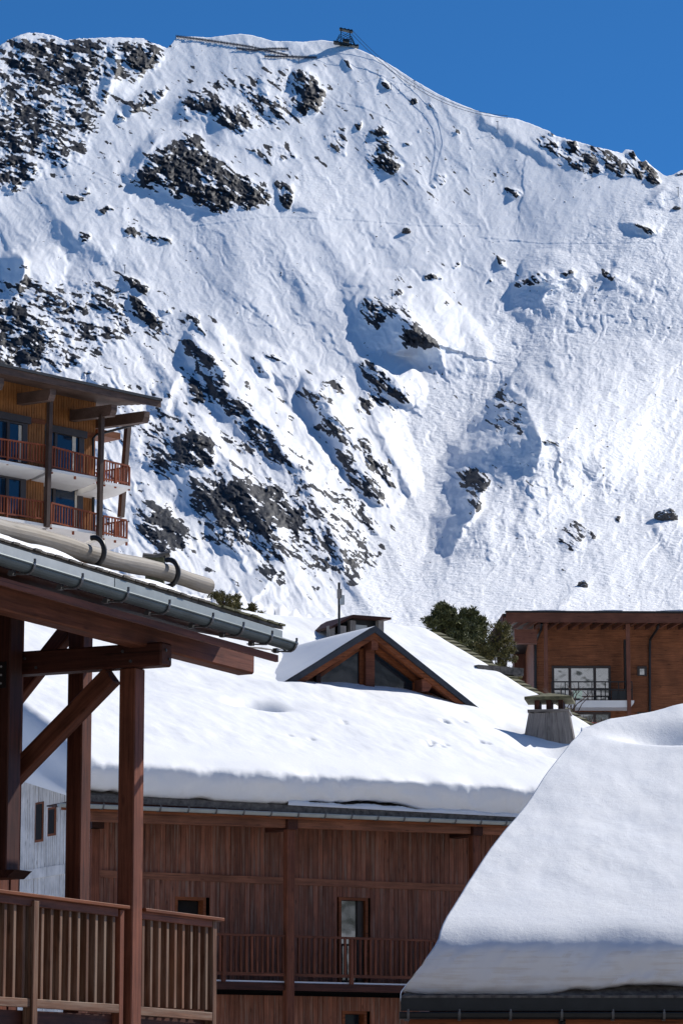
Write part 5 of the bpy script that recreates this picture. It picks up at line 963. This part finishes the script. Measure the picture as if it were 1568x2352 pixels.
# ------------------------------------------------------------------ pines
def leaf_mat(name, a, c):
    m, n, l, b = new_mat(name); g = n.new('ShaderNodeNewGeometry'); r = ramp(n, [(0, a), (1, c)]); l.new(g.outputs['Random Per Island'], r.inputs[0]); l.new(r.outputs[0], b.inputs['Base Color']); b.inputs['Roughness'].default_value = .7
    b.inputs['Subsurface Weight'].default_value = 0.0; return m
NEEDLE_D = leaf_mat('dark_needles', (.036, .048, .020), (.17, .175, .055)); NEEDLE_Y = leaf_mat('olive_needles', (.060, .060, .016), (.21, .175, .048)); BARK = plain('bark', (.09, .06, .045), .9, 0, .4, 12)
def pine(label, blobs, Y, mat, count, size, trunk, group='pines among the houses'):
    """blobs: view-measured crown masses (x, y, rx, ry); trunk: (x, top, bottom)"""
    base = P(trunk[0], trunk[2], Y); r = root('pine_tree', base, label, 'tree', group); k_ = Y / F; blobs = list(blobs) + [(blobs[0][0] + dx, blobs[0][1] - blobs[0][3] * f_, blobs[0][2] * .32, blobs[0][3] * .45) for dx, f_ in ((0, 1.0), (-blobs[0][2] * .5, .55), (blobs[0][2] * .55, .6))]; blobs = [(b[0], b[1], b[2] * 1.12, b[3] * 1.12) for b in blobs]; vs, fs = [], []; tot = sum(b[2] * b[3] for b in blobs if b[1] < 1432 or len(blobs) > 9)
    tk = MB().tube([(0, 0, 0), (.03, 0, (trunk[2] - trunk[1]) * k_ * .5), (0, .02, (trunk[2] - trunk[1]) * k_)], [.13, .09, .03], 8)
    for (bx_, by_, rx, ry_) in blobs:
        cw = P(bx_, by_, Y) - base; s0 = Vector((0, 0, max(.1, cw.z - .8 * ry_ * k_ - .3))); tk.tube([s0, s0.lerp(cw, .6) + Vector((0, 0, -.05)), cw], [.045, .03, .012], 5)
        ncl = max(6, int(count / 16 * (rx * ry_) / tot))
        nb = 11; bo = []
        for _b in range(nb):                           # boughs reaching out and up, tufts strung along them
            d = Vector((random.gauss(0, 1), random.gauss(0, 1), random.gauss(.35, .8))).normalized(); bo.append((d, random.uniform(.85, 1.5)))
        for _ in range(ncl):
            d, ln = bo[random.randrange(nb)]; rr = ln * random.uniform(.25, 1.0) ** .8
            c = cw + Vector((d.x * rx * k_ * rr, d.y * rx * k_ * rr, d.z * ry_ * k_ * rr)) + Vector((random.gauss(0, 1), random.gauss(0, 1), random.gauss(0, 1))) * rx * k_ * .13; cs = size * random.uniform(.7, 1.3)
            for _2 in range(16):
                o = c + Vector((random.gauss(0, 1), random.gauss(0, 1), random.gauss(0, .8))) * cs * .58; ax = (Vector((random.gauss(0, 1), random.gauss(0, 1), random.gauss(.7, .8)))).normalized(); sd = ax.cross(Vector((random.gauss(0, 1), random.gauss(0, 1), random.gauss(0, 1)))).normalized()
                L = cs * random.uniform(.8, 1.5); wd = L * .22; n0 = len(vs); vs += [o - sd * wd, o + sd * wd, o + ax * L + sd * wd * .4, o + ax * L - sd * wd * .4]; fs.append((n0, n0 + 1, n0 + 2, n0 + 3))
    tk.build('trunk', BARK, r); link('crown', mesh('crown', vs, fs), mat, r); return r
pine('dark rounded pine left in the clump beside the clapboard building', [(1018, 1415, 24, 18), (1004, 1432, 22, 14), (1036, 1436, 24, 18), (1022, 1455, 30, 16), (1045, 1470, 26, 18)], 112, NEEDLE_D, 6500, .068, (1026, 1405, 1840))
pine('broad dark pine with a brown tinged top in the middle of the clump', [(1078, 1425, 24, 15), (1060, 1440, 22, 16), (1098, 1445, 18, 18), (1080, 1462, 30, 18), (1064, 1490, 24, 20), (1090, 1500, 26, 22)], 115, NEEDLE_D, 7000, .068, (1076, 1412, 1840))
pine('bushy olive green pine in front of the clapboard building', [(1150, 1452, 24, 18), (1132, 1470, 28, 22), (1160, 1482, 22, 24), (1136, 1510, 30, 26), (1164, 1520, 20, 24), (1158, 1550, 26, 24), (1176, 1565, 14, 20), (1115, 1500, 20, 24)], 110, NEEDLE_Y, 9500, .062, (1146, 1450, 1835))
G2 = 'small pines behind the zinc gutter roof'
pine('small pine directly below the end of the snow guard log', [(512, 1376, 20, 12), (498, 1372, 14, 10), (516, 1392, 24, 16), (512, 1440, 34, 34), (510, 1520, 40, 44), (512, 1620, 44, 60)], 106, NEEDLE_Y, 3600, .05, (510, 1362, 1805), G2)
pine('pointed small pine to the right of the snow guard log end', [(543, 1380, 9, 11), (545, 1395, 18, 12), (552, 1408, 22, 14), (548, 1450, 32, 34), (548, 1530, 38, 50), (548, 1630, 44, 60)], 108, NEEDLE_Y, 3400, .05, (545, 1366, 1815), G2)
pine('lowest small pine just above the end of the zinc gutter roof', [(578, 1400, 8, 10), (582, 1414, 15, 10), (596, 1420, 10, 7), (584, 1460, 26, 34), (584, 1540, 34, 50), (584, 1640, 38, 60)], 107, NEEDLE_Y, 2400, .05, (581, 1390, 1815), G2)
cc = P(358, 1290, 110); cp_ = root('chimney_pot', cc, 'small dark chimney pot with a log cap above the snow guard log', 'chimney')
MB().bx(-.34, .30, -.3, .3, -8.5, .10).build('flue', MOSS, cp_); MB().tube([(-.45, 0, .2), (.0, 0, .15), (.48, 0, .28)], .11, 10).build('cap', W_LOG, cp_); MB().bx(.27, .33, -.1, .1, -.5, .2).build('strap', BLACK, cp_)
# snowy knoll below the mountain
vs, fs = [], []; n_ = 60
for i in range(n_ + 1):
    x = 440 + i * 8; yt = np.interp(x, [440, 500, 535, 552, 557, 566, 575, 600, 615, 640, 800, 920], [1370, 1366, 1360, 1354, 1368, 1384, 1388, 1383, 1392, 1390, 1450, 1500])
    for j, (dy, dY) in enumerate(((0, 40), (0, 0), (12, -14), (45, -30), (140, -60))): v = P(x, yt + dy + (0 if j else 14), 520 + dY); vs.append(v + Vector((0, 0, .5 * math.sin(i * 1.7 + j))))
for i in range(n_):
    for j in range(4): fs.append((i * 5 + j, i * 5 + j + 1, (i + 1) * 5 + j + 1, (i + 1) * 5 + j))
tag(link('snowy_knoll', mesh('snowy_knoll', vs, fs, True), SNOW_G), kind='structure')

# ------------------------------------------------------------------ on the mountain
def lift_pole(x, yb, yt, label, arm=1):
    b0 = on_mountain(x, yb); s = b0.y / F; h = (yb - yt) * s; r = root('pole', b0, label, 'pole', 'poles on the mountain'); MB().tube([(0, 0, -2), (0, 0, h)], .20, 6).build('shaft', STEEL, r)
    if arm: MB().bar((-1.2, 0, h), (.5, 0, h + .1), .35).build('arm', STEEL, r)
for a in ((417, 293, 278, 'thin pole with a side arm on the snow crest left of the big cliff'), (686, 146, 134, 'short pole standing under the lower end of the snow fences'), (867, 180, 160, 'upper pole on the ridge below the cable tower'),
          (898, 206, 192, 'small pole half way between two taller ridge poles'), (951, 206, 184, 'lower pole standing on the skyline ridge'), (1143, 298, 278, 'pole on the dip of the right ridge'), (288, 627, 607, 'lone pole on the broad snow shoulder at left'),
          (899, 686, 664, 'pole beside a rock above the shaded bowl'), (1557, 452, 430, 'pole at the right edge of the ski slope'), (1358, 410, 402, 'short marker stake on the mogul slope under the far ridge')): lift_pole(*a)
def rock_mat():
    m, n, l, b = new_mat('boulder_rock'); g = n.new('ShaderNodeNewGeometry'); s = n.new('ShaderNodeSeparateXYZ'); l.new(g.outputs['Normal'], s.inputs[0]); tc = n.new('ShaderNodeTexCoord'); t = noise(n, l, tc.outputs['Object'], .8, 5, .7)
    ad = n.new('ShaderNodeMath'); ad.operation = 'MULTIPLY_ADD'; ad.inputs[1].default_value = .6; l.new(t.outputs['Fac'], ad.inputs[0]); l.new(s.outputs['Z'], ad.inputs[2]); st = ramp(n, [(.92, 0.0), (1.0, 1.0)]); l.new(ad.outputs[0], st.inputs[0])
    r = ramp(n, [(.3, (.035, .034, .036)), (.7, (.14, .115, .095))]); l.new(t.outputs['Fac'], r.inputs[0]); l.new(mixc(n, l, st.outputs[0], r.outputs[0], (.84, .86, .89)), b.inputs['Base Color']); b.inputs['Roughness'].default_value = .85; return m
RM = rock_mat()
def boulder(x, y, rx, ry_, label, seed):
    c = on_mountain(x, y); s = c.y / F; bm = bmesh.new(); bmesh.ops.create_icosphere(bm, subdivisions=4, radius=1)
    co = np.array([v.co[:] for v in bm.verts]); n_ = .22 * pn(co[:, 0] * 1.7 + seed, co[:, 2] * 1.7 + co[:, 1], 200 + seed) + .14 * pn(co[:, 0] * 4 + co[:, 1] * 2, co[:, 2] * 4 + seed, 210 + seed)
    for v, q in zip(bm.verts, n_): v.co = v.co * (1 + q); v.co = Vector((round(v.co.x * 5) / 5 * .5 + v.co.x * .5, v.co.y, round(v.co.z * 5) / 5 * .4 + v.co.z * .6)); v.co = Vector((v.co.x * rx * s, v.co.y * rx * s, v.co.z * ry_ * s))
    me = bpy.data.meshes.new('boulder'); bm.to_mesh(me); bm.free(); o = link('boulder', me, RM); o.location = c; tag(o, label, 'boulder', 'boulders on the slope')
boulder(1530, 1190, 28, 20, 'largest boulder, at the right edge of the slope, with a long shadow', 1); boulder(1336, 1347, 13, 12, 'round boulder just above the roof of the clapboard building', 2); boulder(933, 534, 10, 11, 'lone dark boulder high in the middle of the open slope', 3); boulder(1553, 479, 10, 6, 'small boulder beside the pole at the right edge', 5)
# snow fences on the summit ridge
def fence(pts, label):
    pts = [(376 + x / 2.977, 47 + y / 2.977) for x, y in pts]; r = root('snow_fence', on_mountain(*pts[0]), label, 'fence', 'snow fences on the summit'); o = r.location.copy(); po, ne = MB(), MB(); G = []
    L = sum(math.dist(pts[k], pts[k + 1]) for k in range(len(pts) - 1)); n_ = int(L / 3.4)
    for k in range(n_ + 1):
        d = L * k / n_; j = 0
        while j < len(pts) - 2 and d > math.dist(pts[j], pts[j + 1]): d -= math.dist(pts[j], pts[j + 1]); j += 1
        t_ = d / math.dist(pts[j], pts[j + 1]); x, y = pts[j][0] + (pts[j + 1][0] - pts[j][0]) * t_, pts[j][1] + (pts[j + 1][1] - pts[j][1]) * t_; g = on_mountain(x, y + 2.2); g = P(x, y + 2.2, g.y - 2); s = g.y / F; G.append((g - o, s)); po.bar(g - o - Vector((0, 0, 1)), g - o + Vector((0, 0, 6.2 * s)), .38)
    for (a, s), (b_, s2) in zip(G, G[1:]):
        for h in (.6, 1.5, 2.4, 3.3, 4.2): ne.bar(a + Vector((0, 0, h * s)), b_ + Vector((0, 0, h * s2)), .20, .17)
    po.build('fence_post', STEEL, r, kind='stuff'); ne.build('fence_rail', W_DARK, r, kind='stuff')
fence([(85, 108), (200, 122), (350, 143), (520, 168), (600, 181), (740, 213), (850, 238)], 'longest snow fence running down from the summit corner'); fence([(500, 190), (620, 203), (720, 193), (850, 193)], 'short snow fence crossing the middle of the long one'); fence([(690, 245), (860, 248), (1045, 252)], 'lowest snow fence, level along the slope edge')
# cable car tower and its cables
tb = on_mountain(793, 108); ts_ = tb.y / F; tower = root('cable_tower', tb, 'dark steel cable car tower standing on the summit skyline', 'cable tower')
def tpx(x, y, d=0.0): return Vector(((x - 793) * ts_, d, (110 - y) * ts_))
lg = [((780, 108), (782, 66)), ((806, 112), (803, 70)), ((768, 103), (779, 82)), ((817, 112), (806, 86))]
for (a, b_) in lg:
    for d in (-2.5, 2.5): MB().bar(tpx(*a, d), tpx(*b_, d), .5).build('leg', DARKMET, tower)
m = MB()
for (a, b_) in (((781, 100), (804, 88)), ((781, 88), (804, 100)), ((782, 88), (803, 76)), ((782, 76), (803, 88)), ((770, 101), (782, 96)), ((804, 98), (816, 108))):
    for d in (-2.4, 2.4): m.bar(tpx(*a, d), tpx(*b_, d), .28)
m.build('bracing', DARKMET, tower, kind='stuff'); MB().bar(tpx(778, 66), tpx(810, 73), 5, .8).build('saddle_deck', DARKMET, tower)
for x in (782, 791, 800, 807): MB().bar(tpx(x - 2, 63.5 + (x - 780) * .2), tpx(x + 2, 64 + (x - 780) * .2), 2.0, .9).build('sheave', DARKMET, tower)
MB().bar(tpx(764, 99), tpx(822, 111), 6, .9).build('platform', DARKMET, tower); MB().bar(tpx(786, 95), tpx(802, 97), 5, 1.8).build('machine_house', DARKMET, tower); MB().bar(tpx(816, 110), tpx(824, 109), 5, 1.6).build('cabin', STEEL, tower)
for i, (y0, y1, d) in enumerate(((72, 266, -3), (75, 271, 3))):
    a = tb + tpx(808, y0, d); b_ = P(1165, y1, 2010); pts = [a.lerp(b_, k / 30) - Vector((0, 0, 14 * (1 - (2 * k / 30 - 1) ** 2))) for k in range(31)]
    o = MB().tube(pts, .16, 5).build('cable', STEEL); tag(o, ('upper' if i == 0 else 'lower') + ' of the two cables running down from the summit tower along the skyline', 'cable', 'cables of the cable car')
